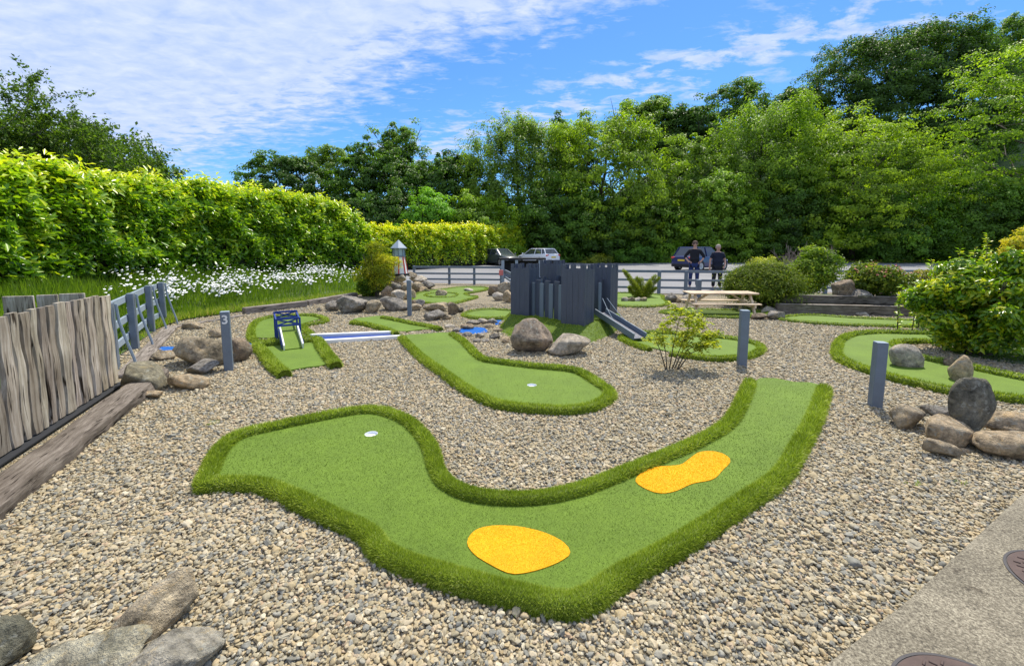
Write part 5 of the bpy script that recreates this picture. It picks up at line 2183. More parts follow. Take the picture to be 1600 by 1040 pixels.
def edging(label, a, b, w, h, z=0.0, mat='greywood', name='timber_edging', base=0):
    a, b = Vector(a), Vector(b)
    L = (b - a).length
    mb = MB()
    mb.box((L / 2, 0, h / 2), (L, w, h), bev=.012)
    o = mb.build(name, M[mat], None, loc=(a.x, a.y, z))
    o.rotation_euler = (0, 0, math.atan2(b.y - a.y, b.x - a.x))
    tag(o, label, 'sleeper')
    return o


edging('weathered sleeper below the daisy bank with a dark sawn end', P(381, 491), P(478, 479), .17, .16)
edging('weathered sleeper below the bank continuing towards the golden grass', P(479, 478), P(556, 464), .17, .15)
edging('low half buried timber from the fence end to the dark sawn sleeper', P(262, 514), P(378, 494), .13, .04)
edging('flat board at the foot of the strutted fence', P(196, 590), P(268, 512), .22, .05)


# raised timber bed on the right
def timber_bed():
    a, b = P(1212, 489.5), P(1404, 494)
    O = Vector((a.x, a.y, 0))
    d = (b - a)
    L = d.length
    root = empty('timber_bed', O, 'stepped bed of dark sleepers behind the long thin green', 'raised bed', rz=math.atan2(d.y, d.x))
    for i, (y, z, h, x0) in enumerate([(.0, 0, .22, 0), (.45, .22, .17, .3)]):
        mb = MB()
        mb.box((x0 + (L + .6 - x0) / 2, y, z + h / 2), (L + .6 - x0, .14, h), bev=.012)
        mb.build('sleeper', M['darkwood'], root)
        mb = MB()
        mb.box((x0 + (L + .6 - x0) / 2, y, z + h + .011), (L + .58 - x0, .16, .02), bev=.006)
        mb.build('capping_board', M['greywood'], root)
    mb = MB()
    mb.box((L + .5, .9, .30), (.14, 1.4, .17), bev=.012)
    mb.build('side_sleeper', M['greywood'], root)
    mb = MB()
    mb.box((L / 2 + .3, .225, .1), (L + .4, .3, .2))
    mb.box((L / 2 + .3, 1.2, .15), (L + .1, 1.3, .30))
    mb.build('soil', M['soil'], root)


timber_bed()


# ================================================================== manhole covers and path joint
def manhole(label, circ_fit, r):
    c = Vector((circ_fit[0], circ_fit[1], .045))
    root = empty('manhole_cover', c, label, 'manhole cover', 'manhole covers in the concrete path')
    mb = MB()
    mb.lathe([(r + .012, .0), (r + .012, .004), (r + .002, .004), (r + .002, .0015), (.001, .0015)], 64)
    mb.build('rim', M['darkiron'], root, smooth=False)
    mb = MB()
    mb.lathe([(r - .002, .0), (r - .002, .006), (r - .012, .007), (.001, .007)], 64)
    mb.build('lid', M['rust'], root)
    mb = MB()
    n = int(r / .028)
    for i in range(-n, n + 1):
        for j in range(-n, n + 1):
            x, y = i * .034 + (j % 2) * .017, j * .028
            if math.hypot(x, y) < r - .03:
                mb.box((x, y, .009), (.024, .009, .005), rz=.7 if (i + j) % 2 else -.7, bev=.002)
    mb.build('tread_pattern', M['rust'], root)


M['darkiron'] = mat_simple('dark_iron', (.06, .055, .055), .7, .2, 12, .3)
manhole('rusty manhole cover cut by the bottom edge of the picture', (1.575, 1.225), .26)
manhole('rusty manhole cover cut by the right edge of the picture', (2.63, 1.80), .25)


# ================================================================== picnic table
def picnic_table():
    b = P(1128, 492)
    W, H = 1.56, .56
    t0 = D(1078, 458, b.y)
    root = empty('picnic_table', (b.x - .02, b.y + .12, 0), 'pale new wooden picnic table between strip green and clipped bush', 'table', rz=R(-3))
    H = D(1128, 457, b.y + .12).z
    for i in range(5):
        mb = MB()
        mb.box((0, -.22 + i * .11, H), (W, .10, .035), bev=.008)
        mb.build('tabletop_board', M['palewood'], root)
    for s in (-1, 1):
        mb = MB()
        mb.box((0, s * .37, H * .56), (W * .98, .15, .03), bev=.008)
        mb.build('bench_board', M['palewood'], root)
        for e in (-1, 1):
            mb = MB()
            mb.beam((e * W * .40, s * .14, H - .02), (e * W * .42, s * .40, 0), .04, .065, up=(0, 1, 0))
            mb.build('leg', M['palewood'], root)
    for e in (-1, 1):
        mb = MB()
        mb.beam((e * W * .40, -.44, H * .56 - .05), (e * W * .40, .44, H * .56 - .05), .04, .07)
        mb.build('cross_bar', M['palewood'], root)
        mb = MB()
        mb.beam((e * W * .39, 0, H * .52), (e * W * .17, 0, H - .03), .04, .06, up=(0, 1, 0))
        mb.build('brace', M['palewood'], root)


picnic_table()


# ================================================================== castle
def castle():
    F0, L0, R0, B0 = Vector((1.20, 7.80, 0)), Vector((.27, 8.85, 0)), Vector((1.96, 8.98, 0)), Vector((.93, 9.9, 0))
    O = (F0 + L0 + R0 + B0) / 4
    root = empty('toy_castle', O, 'dark grey wooden toy castle with four battlemented towers and a drawbridge', 'castle')
    zt = 1.20
    zb = .16
    ang0 = R(28)

    def tower(c, s, ang, h):
        q = c - O
        t = bpy.data.objects.new('tower', None)
        e = MB()
        Mt = Matrix.Translation((q.x, q.y, 0)) @ Matrix.Rotation(ang, 4, 'Z')
        # faceted walls made of boards
        hw = s / 2
        for k in range(4):
            Mk = Mt @ Matrix.Rotation(k * math.pi / 2, 4, 'Z')
            nb = 4
            for i in range(nb):
                w = s / nb
                x = -hw + w * (i + .5)
                e.box((x, -hw + .012, (zb + h) / 2), (w - .004, .024 + (i % 2) * .004, h - zb), M=Mk @ Matrix.Identity(4)) if False else e.add(*_bx((x, -hw + .012, (zb + h) / 2), (w - .003, .024 + (i % 2) * .004, h - zb)), Mk)
        o = e.build('tower', M['castle'], root)
        for k in range(4):
            m = MB()
            Mk = Mt @ Matrix.Rotation(k * math.pi / 2, 4, 'Z')
            for (xa, xb, ha) in ((-hw + .0, -hw + .075, .10), (-hw + .075, -.05, .015), (-.05, .05, .10), (.05, hw - .075, .015), (hw - .075, hw - .026, .10)):
                m.add(*_bx(((xa + xb) / 2, -hw + .0125, h + ha / 2), (xb - xa, .021, ha)), Mk)
            m.build('battlement', M['castle'], o)
        return o

    def _bx(c, s):
        x, y, z = s[0] / 2, s[1] / 2, s[2] / 2
        vs = [(c[0] + a * x, c[1] + b_ * y, c[2] + d * z) for d in (-1, 1) for a, b_ in ((-1, -1), (1, -1), (1, 1), (-1, 1))]
        return vs, [(0, 3, 2, 1), (4, 5, 6, 7), (0, 1, 5, 4), (1, 2, 6, 5), (2, 3, 7, 6), (3, 0, 4, 7)]
    tower(F0, .45, R(-33), zt - .02)
    tower(L0, .43, R(-31), zt - .05)
    tower(R0, .38, R(-36), zt - .05)
    tower(B0, .42, R(-34), zt - .01)

    def wall(a, b, gate=False, hi=.88):
        d = b - a
        L = d.length
        d.normalize()
        n = Vector((d.y, -d.x, 0))
        s0, s1 = .20, L - .20
        k = max(3, int((s1 - s0) / .115))
        w = (s1 - s0) / k
        A, Bm = MB(), MB()
        split = False
        for i in range(k):
            u = s0 + w * (i + .5)
            if gate and .40 < (u / L) < .66:
                if not split:
                    split = True
                    A.build('wall_boards', M['castle'], root)
                    if Bm.v:
                        Bm.build('wall_slats', M['castlelight'], root)
                    A, Bm = MB(), MB()
                continue
            p = a - O + d * u
            tall = i % 2
            h = hi + (.06 if tall else 0)
            mb = A if tall else Bm
            c = p + n * (.0 if tall else .028)
            mb.box((c.x, c.y, (zb + h) / 2), (w * (1.04 if tall else .82), .026, h - zb), rz=math.atan2(d.y, d.x))
        for g_, nm, mt in ((A, 'wall_boards', 'castle'), (Bm, 'wall_slats', 'castlelight')):
            if g_.v:
                g_.build(nm, M[mt], root)
    wall(L0, F0)
    wall(F0, R0, gate=True)
    wall(R0, B0)
    wall(B0, L0)
    # mound of turf with faceted skirts
    out = [P(778, 519), P(800, 533), P(868, 541), P(922, 538), P(957, 525), P(975, 505), Vector((2.35, 9.6, 0)), Vector((1.0, 10.5, 0)), Vector((-.25, 9.2, 0))]
    inn = [L0 + Vector((-.30, -.12, 0)), L0 + Vector((-.16, -.34, 0)), F0.lerp(L0, .35) + Vector((-.22, -.22, 0)), F0 + Vector((-.02, -.36, 0)), F0 + Vector((.33, -.02, 0)), R0 + Vector((.26, -.18, 0)), R0 + Vector((.1, .3, 0)), B0 + Vector((0, .32, 0)), L0 + Vector((-.32, .2, 0))]
    n = len(out)
    vs = [(p.x - O.x, p.y - O.y, -.02) for p in out] + [(p.x - O.x, p.y - O.y, zb + .05) for p in inn] + [(0, 0, zb + .06)]
    fs = [(i, (i + 1) % n, n + (i + 1) % n, n + i) for i in range(n)] + [(n + i, n + (i + 1) % n, 2 * n) for i in range(n)]
    mb = MB()
    mb.add(vs, fs)
    mo = mb.build('turf_mound', M['rim'], root)
    V = np.array(vs)
    tr = []
    for f in fs:
        tr += [(f[0], f[1], f[2])] + ([(f[0], f[2], f[3])] if len(f) == 4 else [])
    tr = np.array(tr)
    a, b, c = V[tr[:, 0]], V[tr[:, 1]], V[tr[:, 2]]
    cr = np.cross(b - a, c - a)
    ar = np.linalg.norm(cr, axis=1)
    nb = 26000
    k = rng.choice(len(ar), nb, p=ar / ar.sum())
    u, v = rng.random(nb), rng.random(nb)
    fl = u + v > 1
    u[fl], v[fl] = 1 - u[fl], 1 - v[fl]
    pos = a[k] + (b - a)[k] * u[:, None] + (c - a)[k] * v[:, None]
    nn_ = unit(cr[k])
    nn_ = nn_ * np.sign(nn_[:, 2:3] + 1e-6)
    me = blades_mesh('mound_pile', pos, unit(nn_ + [0, 0, .3]), .02 * rng.uniform(.6, 1.3, nb), np.full(nb, .008), np.clip(rng.normal(size=nb) * .2 + .42, 0, 1), .5)
    obj('mound_pile', me, M['blade'], mo)
    # drawbridge: trough from the gate down to the oval green
    g0 = F0.lerp(R0, .46) - O
    g0 = Vector((g0.x, g0.y, .40))
    e0 = P(1000, 531, .05) - O
    e0 = Vector((e0.x, e0.y, .075))
    g0 = D(938, 489, 8.25) - O
    db = MB()
    db.beam(g0, e0, .22, .02)
    dbo = db.build('drawbridge', M['castle'], root)
    d = (e0 - g0).normalized()
    sd = Vector((d.y, -d.x, 0)).normalized()
    for s in (-1, 1):
        m = MB()
        m.beam(g0 + sd * s * .12 + Vector((0, 0, .035)), e0 + sd * s * .12 + Vector((0, 0, .035)), .022, .11, bev=.003)
        m.build('side_rail', M['castlelight' if s > 0 else 'castlelight'], dbo)
    for s in (-1, 1):
        m = MB()
        a = D(945, 466, 8.3) - O + sd * s * .05
        q = g0.lerp(e0, .52) + sd * s * .12 + Vector((0, 0, .08))
        m.tube([a, a.lerp(q, .5) - Vector((0, 0, .015)), q], [.005] * 3, 5)
        m.build('chain', M['lightgrey'], root)


castle()


# ================================================================== lighthouse
def lighthouse():
    Y = 14.8
    b = D(624, 427, Y)
    root = empty('toy_lighthouse', (b.x, Y, b.z), 'small red and white lighthouse with a grey cone roof on the rock pile', 'lighthouse')
    n = 8
    mb = MB()
    H1 = .57
    r0, r1 = .29, .20
    for k in range(n):
        pass
    wv, wf = [], []
    W, Rr = MB(), MB()
    for k in range(n):
        a0, a1 = 2 * math.pi * k / n + .2, 2 * math.pi * (k + 1) / n + .2
        q = [(r0 * math.cos(a0), r0 * math.sin(a0), 0), (r0 * math.cos(a1), r0 * math.sin(a1), 0), (r1 * math.cos(a1), r1 * math.sin(a1), H1), (r1 * math.cos(a0), r1 * math.sin(a0), H1)]
        W.add(q, [(0, 1, 2, 3)])
    W.build('tower_wall', M['white'], root)
    # red panels and corner strips
    for k in range(n):
        a = 2 * math.pi * k / n + .2
        Rr.beam((r0 * math.cos(a), r0 * math.sin(a), 0), (r1 * math.cos(a), r1 * math.sin(a), H1), .045, .02, up=(math.cos(a), math.sin(a), 0))
    Rr.build('red_panels', M['red'], root)
    m = MB()
    m.lathe([(r0 + .04, -.07), (r0 + .04, 0), (.01, 0)], n, M=Matrix.Rotation(.2, 4, 'Z'))
    m.build('plinth', M['dark'], root)
    m = MB()
    m.lathe([(r1 + .03, H1), (r1 + .03, H1 + .03), (.01, H1 + .03)], n, M=Matrix.Rotation(.2, 4, 'Z'))
    m.build('gallery', M['greypaint'], root)
    m = MB()
    m.lathe([(r1 - .01, H1 + .03), (r1 - .01, H1 + .29), (.01, H1 + .29)], n, M=Matrix.Rotation(.2, 4, 'Z'))
    g = m.build('lantern', M['lantern'], root)
    m = MB()
    for k in range(n):
        a = 2 * math.pi * k / n + .2
        m.beam((r1 * math.cos(a), r1 * math.sin(a), H1 + .03), (r1 * math.cos(a), r1 * math.sin(a), H1 + .29), .018, .018)
    m.build('lantern_bars', M['greypaint'], g)
    m = MB()
    m.lathe([(r1 + .075, H1 + .28), (r1 + .07, H1 + .30), (.012, H1 + .30 + .27)], n, M=Matrix.Rotation(.2, 4, 'Z'))
    m.build('roof', M['lightgrey'], root)


lighthouse()
GLH = 'rocks heaped under the lighthouse'
for (a, b, c, d, z, col, lab) in [
        (612, 636, 426, 440, .42, PALE, 'pale capping rock directly under the lighthouse'),
        (636, 652, 424, 434, .42, TAN, 'buff rock right beside the lighthouse plinth'),
        (638, 668, 430, 441, .25, PALE, 'flat pale rock right of the lighthouse, upper step'),
        (660, 680, 437, 452, .0, GREY, 'grey rounded rock at the right end of the lighthouse heap'),
        (641, 664, 440, 456, .0, TAN, 'reddish tan rock in the middle of the lighthouse heap'),
        (624, 644, 443, 462, .0, TAN, 'tan rock under the yellow flowers of the lighthouse heap'),
        (606, 628, 440, 458, .1, GREY, 'grey rock half behind the golden grass in the lighthouse heap'),
        (612, 634, 452, 472, .0, PALE, 'pale rock lowest left in the lighthouse heap'),
        (596, 614, 446, 466, .0, BROWN, 'brown rock hidden low in the golden grass'),
        (630, 650, 452, 468, .0, WARM, 'warm buff rock just above the large grey boulder'),
        (600, 640, 432, 455, .0, BROWN, 'big brown rock at the core of the lighthouse heap'),
        (655, 672, 448, 457, .0, WARM, 'small warm rock at the edge of the winding green')]:
    rock(lab, a, b, c, d, col, .8, z0=z, group=GLH, rough=.07)


# low roofed shelter behind the castle
def shelter():
    Y = 16.6
    a, b = D(780, 404, Y), D(852, 404, Y)
    root = empty('low_shelter', ((a.x + b.x) / 2, Y, 0), 'low flat roofed timber shelter standing behind the left castle tower', 'shelter')
    W = b.x - a.x
    H = a.z
    mb = MB()
    mb.box((0, 0, H), (W, .7, .07), bev=.01)
    mb.build('roof', M['dark'], root)
    for px in (786, 807, 843):
        p = D(px, 410, Y).x - (a.x + b.x) / 2
        mb = MB()
        mb.box((p, -.28, H / 2 - .02), (.11, .09, H - .04), bev=.006)
        mb.build('post', M['lightgrey'], root)
    for s in (-1, 1):
        mb = MB()
        mb.box((s * (W / 2 - .12), .28, H / 2 - .02), (.10, .09, H - .04), bev=.006)
        mb.build('post', M['lightgrey'], root)
    mb = MB()
    mb.box((0, .30, H * .62), (W - .26, .03, H * .62))
    mb.build('back_panel', M['dark'], root)
    mb = MB()
    mb.box((0, -.29, .52), (W - .1, .03, .18), bev=.004)
    mb.build('front_board', M['greypaint'], root)
    p = D(783, 426, Y - .8)
    s = MB()
    s.box((0, 0, 0), (.16, .02, .2), bev=.01)
    o = s.build('small_sign', M['pink'], None, loc=(p.x, Y - .8, p.z))
    tag(o, 'small faded red plaque on the railing left of the castle', 'sign')


shelter()
print('part4 ok')
# ================================================================== garden shrubs
def shrub(name, label, x0, x1, ytop, ybase, n, leaf, col, tb, seed, mat='shrub', nb=22, rs=(.28, .45), aspect=.5, z0=0.0, core=True, inner=.7, jit=.9, ts=.2, stems=5, dep=.85, flat=.9, up=.3, cat='shrub', yoff=0, droop=.1, spray=6, dome=False):
    c = P((x0 + x1) / 2, ybase, z0)
    Y = c.y * 1.0
    w = (x1 - x0) / FPX * Y
    Yc = Y + w * dep / 2 * .8 + yoff
    w = (x1 - x0) / FPX * Yc
    top = D((x0 + x1) / 2, ytop, Yc)
    cb = D((x0 + x1) / 2, ybase, Yc)
    h = top.z - z0
    root = empty(name, (cb.x, Yc, z0), label, cat)
    bl = crown_blobs(w, w * dep, h * 1.04, h * .5, nb, rs, flat, -1, seed, .08)
    if dome:
        bl = [(0, 0, h * .40, w * .47, w * dep * .47, h * .58, 0)] + [(w * .40 * math.cos(a) * math.cos(e), w * dep * .40 * math.sin(a) * math.cos(e), h * .4 + h * .48 * math.sin(e), w * .11, w * .11, w * .09, r_) for a, e, r_ in [(random.uniform(0, 6.28), random.uniform(-.3, 1.5), random.uniform(-.12, .12)) for _ in range(70)]]
    me = crown_mesh('foliage', bl, n, leaf, aspect, inner, jit, up, core, tb, ts, droop)
    o = obj('foliage', me, M[mat], root)
    o.color = (*col, 1)
    mb = MB()
    r = random.Random(seed)
    for i in range(stems):
        a = r.uniform(0, 6.28)
        t = Vector((math.cos(a) * w * .3, math.sin(a) * w * .25, h * .75))
        mb.tube([(t.x * .12, t.y * .12, -.03), t * .5, t], [.022, .016, .006], 5)
    mb.build('stems', M['bark'], root)
    return root, Yc


# clipped round conifer: short needles on a dome
shrub('round_bush', 'clipped round olive green bush behind the picnic table', 1133, 1248, 412, 487, 60000, .055, (1.35, 1.15, .8), .42, 201, aspect=.35, inner=.82, jit=.8, up=.3, ts=.16, dome=True, dep=.9)
shrub('leafy_shrub', 'upright bright green shrub right of the clipped round bush', 1222, 1305, 389, 468, 16000, .085, (1.2, 1.25, .95), .50, 202, nb=26, rs=(.24, .4), z0=.0)
shrub('variegated_shrub', 'grey white flowering shrub peeping above the clipped round bush', 1158, 1232, 398, 455, 9000, .07, (2.0, 1.6, 1.8), .62, 203, nb=22, yoff=.6)
_rb, _ry = shrub('rose_bush', 'low rose bush with reddish tips on the timber bed', 1312, 1412, 414, 466, 18000, .08, (1.3, 1.15, 1.0), .46, 204, nb=34, rs=(.3, .5), z0=.35, inner=.6)
def blossoms(root):
    f = [c for c in root.children if c.name.startswith('foliage')][0]
    n = len(f.data.vertices)
    co = np.empty(n * 3, np.float32)
    f.data.vertices.foreach_get('co', co)
    co = co.reshape(-1, 3)
    top = co[(co[:, 2] > np.percentile(co[:, 2], 55)) & (co[:, 1] < np.percentile(co[:, 1], 60))]
    p = top[rng.integers(0, len(top), 260)] + [0, -.02, .03]
    m = len(p)
    nr = np.tile([0, -.5, 1.], (m, 1)) + rand_unit(m) * .5
    obj('blossoms', leaves_mesh('blossoms', p, nr, .05 * rng.uniform(.7, 1.4, m), np.full(m, .5), .9, 0), M['redtip'], root)


M['redtip'] = mat_simple('reddish_tip', (.45, .14, .09), .6, .2, 9, 0)
blossoms(_rb)
shrub('golden_grass_clump', 'golden brown bamboo like grass clump left of the lighthouse', 556, 626, 374, 466, 16000, .12, (2.6, 1.85, .9), .5, 205, nb=26, rs=(.22, .36), aspect=.13, jit=.7, core=False, inner=.2, cat='grass clump')
shrub('olive_bush', 'small fuzzy olive bush in front of the far hedge beside the grey car', 720, 762, 378, 412, 8000, .10, (1.0, 1.15, .9), .36, 206, nb=16, aspect=.25, yoff=-.5)
shrub('garden_shrub', 'large glossy yellow tipped shrub above the curved green on the right', 1390, 1660, 396, 576, 56000, .085, (1.55, 1.42, 1.0), .53, 207, nb=70, rs=(.13, .22), aspect=.42, inner=.5, ts=.25, dep=.8, spray=8, mat='laurel', stems=14)
shrub('yellow_shrub', 'pale yellow leaved bush top at the right picture edge', 1560, 1680, 336, 470, 16000, .09, (2.6, 1.75, 1.1), .70, 208, nb=30, rs=(.18, .3), yoff=1.5, core=True)
shrub('low_plant', 'small yellow flowering plant tucked in the lighthouse rocks', 622, 634, 443, 458, 700, .05, (2.4, 2.0, .5), .8, 209, nb=5, core=False, stems=2, z0=.0)
shrub('green_bush', 'leafy green bush under the golden grass on the bank edge', 556, 606, 432, 464, 7000, .08, (1.2, 1.3, .9), .45, 210, nb=16, rs=(.28, .4))
shrub('rose_clump', 'sparse pinkish flowering stems right of the rose bush', 1405, 1475, 416, 462, 3500, .07, (2.0, 1.3, 1.0), .5, 211, nb=18, core=False, z0=.1, inner=.2)


# tall shoots rising from the big right shrub
def shoots(label, specs, leaf, col, seed, name='shrub_shoots', mat='laurel'):
    r = random.Random(seed)
    px0, pyb0, Y0 = specs[0][0], specs[0][2], specs[0][3]
    O = D(px0, pyb0, Y0)
    root = empty(name, O, label, 'shrub')
    mb = MB()
    pos, nr, al = [], [], []
    for (px, pyt, pyb, Y) in specs:
        b, t = D(px + r.uniform(-8, 8), pyb, Y) - O, D(px, pyt, Y) - O
        mid = b.lerp(t, .5) + Vector((r.uniform(-.05, .05), 0, 0))
        mb.tube([b, mid, t], [.012, .009, .004], 5)
        L = (t - b).length
        for k in range(int(L / .012)):
            u = r.random()
            p = b.lerp(mid, u * 2) if u < .5 else mid.lerp(t, u * 2 - 1)
            a = r.uniform(0, 6.28)
            d = Vector((math.cos(a), math.sin(a), .55))
            pos.append(p[:])
            al.append(d[:])
            nr.append((-math.cos(a) * .4, -math.sin(a) * .4, 1))
    mb.build('stems', M['bark'], root)
    pos, nr, al = np.array(pos), np.array(nr), np.array(al)
    m = len(pos)
    me = leaves_mesh('leaves', pos, nr + rand_unit(m) * .3, leaf * rng.uniform(.6, 1.2, m), np.clip(rng.normal(size=m) * .2 + .68, 0, 1), .45, .1, along=al)
    c = obj('leaves', me, M[mat], root)
    c.color = (*col, 1)
    return root


shoots('tall leafy shoots standing up out of the large glossy shrub',
       [(1543, 366, 460, 8.4), (1500, 388, 470, 8.4), (1515, 398, 470, 8.3), (1462, 432, 500, 8.6), (1484, 425, 500, 8.3), (1570, 400, 480, 8.4), (1590, 410, 490, 8.3), (1440, 450, 510, 8.2), (1425, 470, 520, 8.1), (1548, 395, 470, 8.7), (1536, 390, 470, 8.6), (1605, 395, 480, 8.0), (1410, 445, 520, 8.2), (1455, 405, 490, 8.3), (1525, 384, 470, 8.3), (1475, 440, 500, 7.9), (1580, 385, 470, 8.5), (1432, 438, 500, 8.4)], .085, (1.6, 1.5, 1.0), 3)


# sapling in the gravel
def sapling():
    Y = P(1050, 578).y
    O = P(1050, 578)
    root = empty('sapling', O, 'thin stemmed yellow green sapling in the gravel before the oval green', 'sapling')
    mb = MB()
    r = random.Random(8)
    pos, al = [], []
    stems = [((1046, 576), (1052, 540), (1060, 505), (1066, 482)), ((1054, 576), (1068, 545), (1090, 515), (1098, 495)), ((1058, 577), (1072, 548), (1100, 530), (1124, 520)),
             ((1042, 577), (1040, 550), (1036, 530), (1035, 508)), ((1050, 577), (1060, 550), (1074, 520), (1080, 488)), ((1060, 577), (1078, 552), (1095, 545), (1112, 535)), ((1040, 577), (1032, 548), (1026, 535), (1022, 522))]
    tips = []
    for s in stems:
        off = r.uniform(-.18, .18)
        pts = [D(a, b, Y + off * k / 3) - O for k, (a, b) in enumerate(s)]
        mb.tube(pts, [.009, .006, .004, .002], 5)
        seg = [(pts[1], pts[2]), (pts[2], pts[3])]
        n = 10 if s[3][0] > 1050 else 4
        for i in range(n):
            a, b = seg[1] if r.random() < .65 else seg[0]
            p = a.lerp(b, r.random())
            q = p + Vector((r.uniform(-.17, .17), r.uniform(-.16, .16), r.uniform(-.03, .13)))
            mb.tube([p, q], [.003, .0015], 4)
            tips.append((p, q))
        tips.append((pts[2], pts[3]))
    for p, q in tips:
        for k in range(24):
            u = r.uniform(.3, 1.05)
            a = r.uniform(0, 6.28)
            pos.append((p.lerp(q, u) + Vector((r.gauss(0, .022), r.gauss(0, .022), r.gauss(0, .018))))[:])
            al.append((math.cos(a), math.sin(a), .2))
    mb.build('stems', M['bark'], root)
    pos, al = np.array(pos), np.array(al)
    m = len(pos)
    nr = np.tile([0, 0, 1.], (m, 1)) + rand_unit(m) * .6
    me = leaves_mesh('leaves', pos, nr,   .06 * rng.uniform(.6, 1.25, m), np.clip(rng.normal(size=m) * .18 + .75, 0, 1), .5, .1, along=al)
    c = obj('leaves', me, M['shrub'], root)
    c.color = (1.7, 1.45, .8, 1)


sapling()


# golden conifer with arms reaching up
def conifer():
    O = P(1003, 466)
    Y = O.y + .15
    root = empty('dwarf_conifer', (O.x, Y, .03), 'dwarf golden conifer with two raised arms right of the castle', 'conifer')
    O = Vector((O.x, Y, .03))
    arms = [((1002, 464), (990, 446), (978, 425), .10), ((1000, 462), (986, 440), (974, 422), .08), ((1003, 464), (1012, 445), (1026, 431), .09), ((1004, 464), (1016, 450), (1030, 434), .07),
            ((1003, 465), (1003, 450), (1003, 436), .13), ((1001, 465), (993, 452), (990, 440), .12), ((1005, 465), (1011, 452), (1014, 440), .12), ((1002, 465), (998, 448), (997, 434), .10), ((1000, 466), (988, 456), (984, 448), .08), ((1006, 466), (1018, 457), (1022, 449), .08)]
    pos, al, tt = [], [], []
    mb = MB()
    r = random.Random(3)
    for a in arms:
        pts = [D(p[0], p[1], Y) - O for p in a[:3]]
        for k in range(1, 3):
            pts[k].y += r.uniform(-.15, .15)
        mb.tube(pts, [.02, .014, .005], 5)
        for k in range(1500):
            u = r.random()
            p = pts[0].lerp(pts[1], u * 2) if u < .5 else pts[1].lerp(pts[2], u * 2 - 1)
            d = Vector((r.gauss(0, 1), r.gauss(0, 1), r.gauss(0, .8))).normalized()
            rad = a[3] * 1.35 * (1.15 - u * .7) * r.random() ** .5
            pos.append((p + d * rad)[:])
            ax = (pts[2] - pts[0]).normalized()
            al.append((d * .6 + ax)[:])
            tt.append(.30 + .35 * rad / a[3] + .2 * u)
    mb.build('branches', M['bark'], root)
    pos, al = np.array(pos), np.array(al)
    m = len(pos)
    me = leaves_mesh('needles', pos, rand_unit(m), .045 * rng.uniform(.6, 1.2, m), np.clip(np.array(tt) + rng.normal(size=m) * .15, 0, 1), .3, 0, along=al)
    c = obj('needles', me, M['shrub'], root)
    c.color = (1.25, 1.1, .8, 1)


conifer()


# bare pinkish twigs behind the leafy shrub
def twigs():
    Y = 15.0
    O = D(1255, 452, Y)
    O.z = 0
    root = empty('bare_shrub', O, 'bare grey pink twiggy shrub sticking up behind the upright leafy shrub', 'shrub')
    mb = MB()
    r = random.Random(12)

    def br(p, d, L, rad, lvl):
        q = p + d * L
        mb.tube([p, p.lerp(q, .5) + Vector((r.uniform(-.02, .02), 0, 0)), q], [rad, rad * .8, rad * .5], 4)
        if lvl < 3:
            for k in range(3):
                nd = (d + Vector((r.uniform(-.6, .6), r.uniform(-.5, .5), r.uniform(-.1, .4)))).normalized()
                br(p.lerp(q, r.uniform(.5, 1)), nd, L * r.uniform(.5, .75), rad * .6, lvl + 1)
    mb.tube([(-.45, 0, .38), (0, .05, .42), (.45, 0, .38)], .02, 5)
    for i in range(12):
        t = D(r.uniform(1222, 1295), 400, Y) - O
        br(Vector((t.x, r.uniform(-.2, .2), .4)), Vector((r.uniform(-.25, .25), r.uniform(-.2, .2), 1)).normalized(), r.uniform(.45, .65), .015, 0)
    mb.build('twigs', M['twigpink'], root)


M['twigpink'] = mat_simple('grey_pink_twig', (.26, .20, .18), .8, .2, 9, .2)
twigs()
rock('big rough brown boulder behind the timber bed, left of the rose bush', 1302, 1334, 436, 468, BROWN, .8, z0=.3, group='boulders behind the timber bed', rough=.1)
rock('dark grey boulder under the rose bush', 1330, 1362, 452, 470, GREY, .8, z0=.3, group='boulders behind the timber bed')


# soil and small growth round the big shrub, weeds in the gravel
def weeds():
    pts = []
    for (px, py, k, s) in [(333, 662, 60, .03), (1430, 757, 30, .02), (818, 950, 70, .035), (1500, 756, 30, .02), (1095, 800, 12, .02)]:
        c = P(px, py)
        for i in range(k):
            pts.append((c.x + random.gauss(0, s), c.y + random.gauss(0, s), .0))
    pos = np.array(pts)
    grass_tufts('weeds', pos, .035, .006, .6, .2, 'tiny green weeds growing through the gravel', lean=.8)
    n = 5000
    xy = np.array([[p.x, p.y] for p in [P(1450, 532), P(1490, 552), P(1560, 566), P(1640, 574), P(1700, 560), P(1560, 530)]])
    w = rng.dirichlet(np.ones(len(xy)) * .6, n)
    q = w @ xy
    grass_tufts('leaf_litter', np.concatenate([q, np.zeros((n, 1))], 1), .06, .03, .25, .2, 'dark leafy ground cover under the large glossy shrub', lean=1.5, mat='shrub')
    mb = MB()
    mb.prism([(p[0], p[1]) for p in xy], -.02, .02)
    tag(mb.build('planting_soil', M['soil']), kind='structure')


weeds()


def bank_plants():
    """taller weeds and grass heads along the bank near the timber edge"""
    n = 9000
    t = .45 + .55 * rng.random(n)
    s = rng.random(n) * .12
    pos = bank_point(t, s)
    grass_tufts('edge_grass', pos, .16, .014, .75, .25, 'straw tipped grass hanging over the timber edge of the bank', lean=.7)


bank_plants()


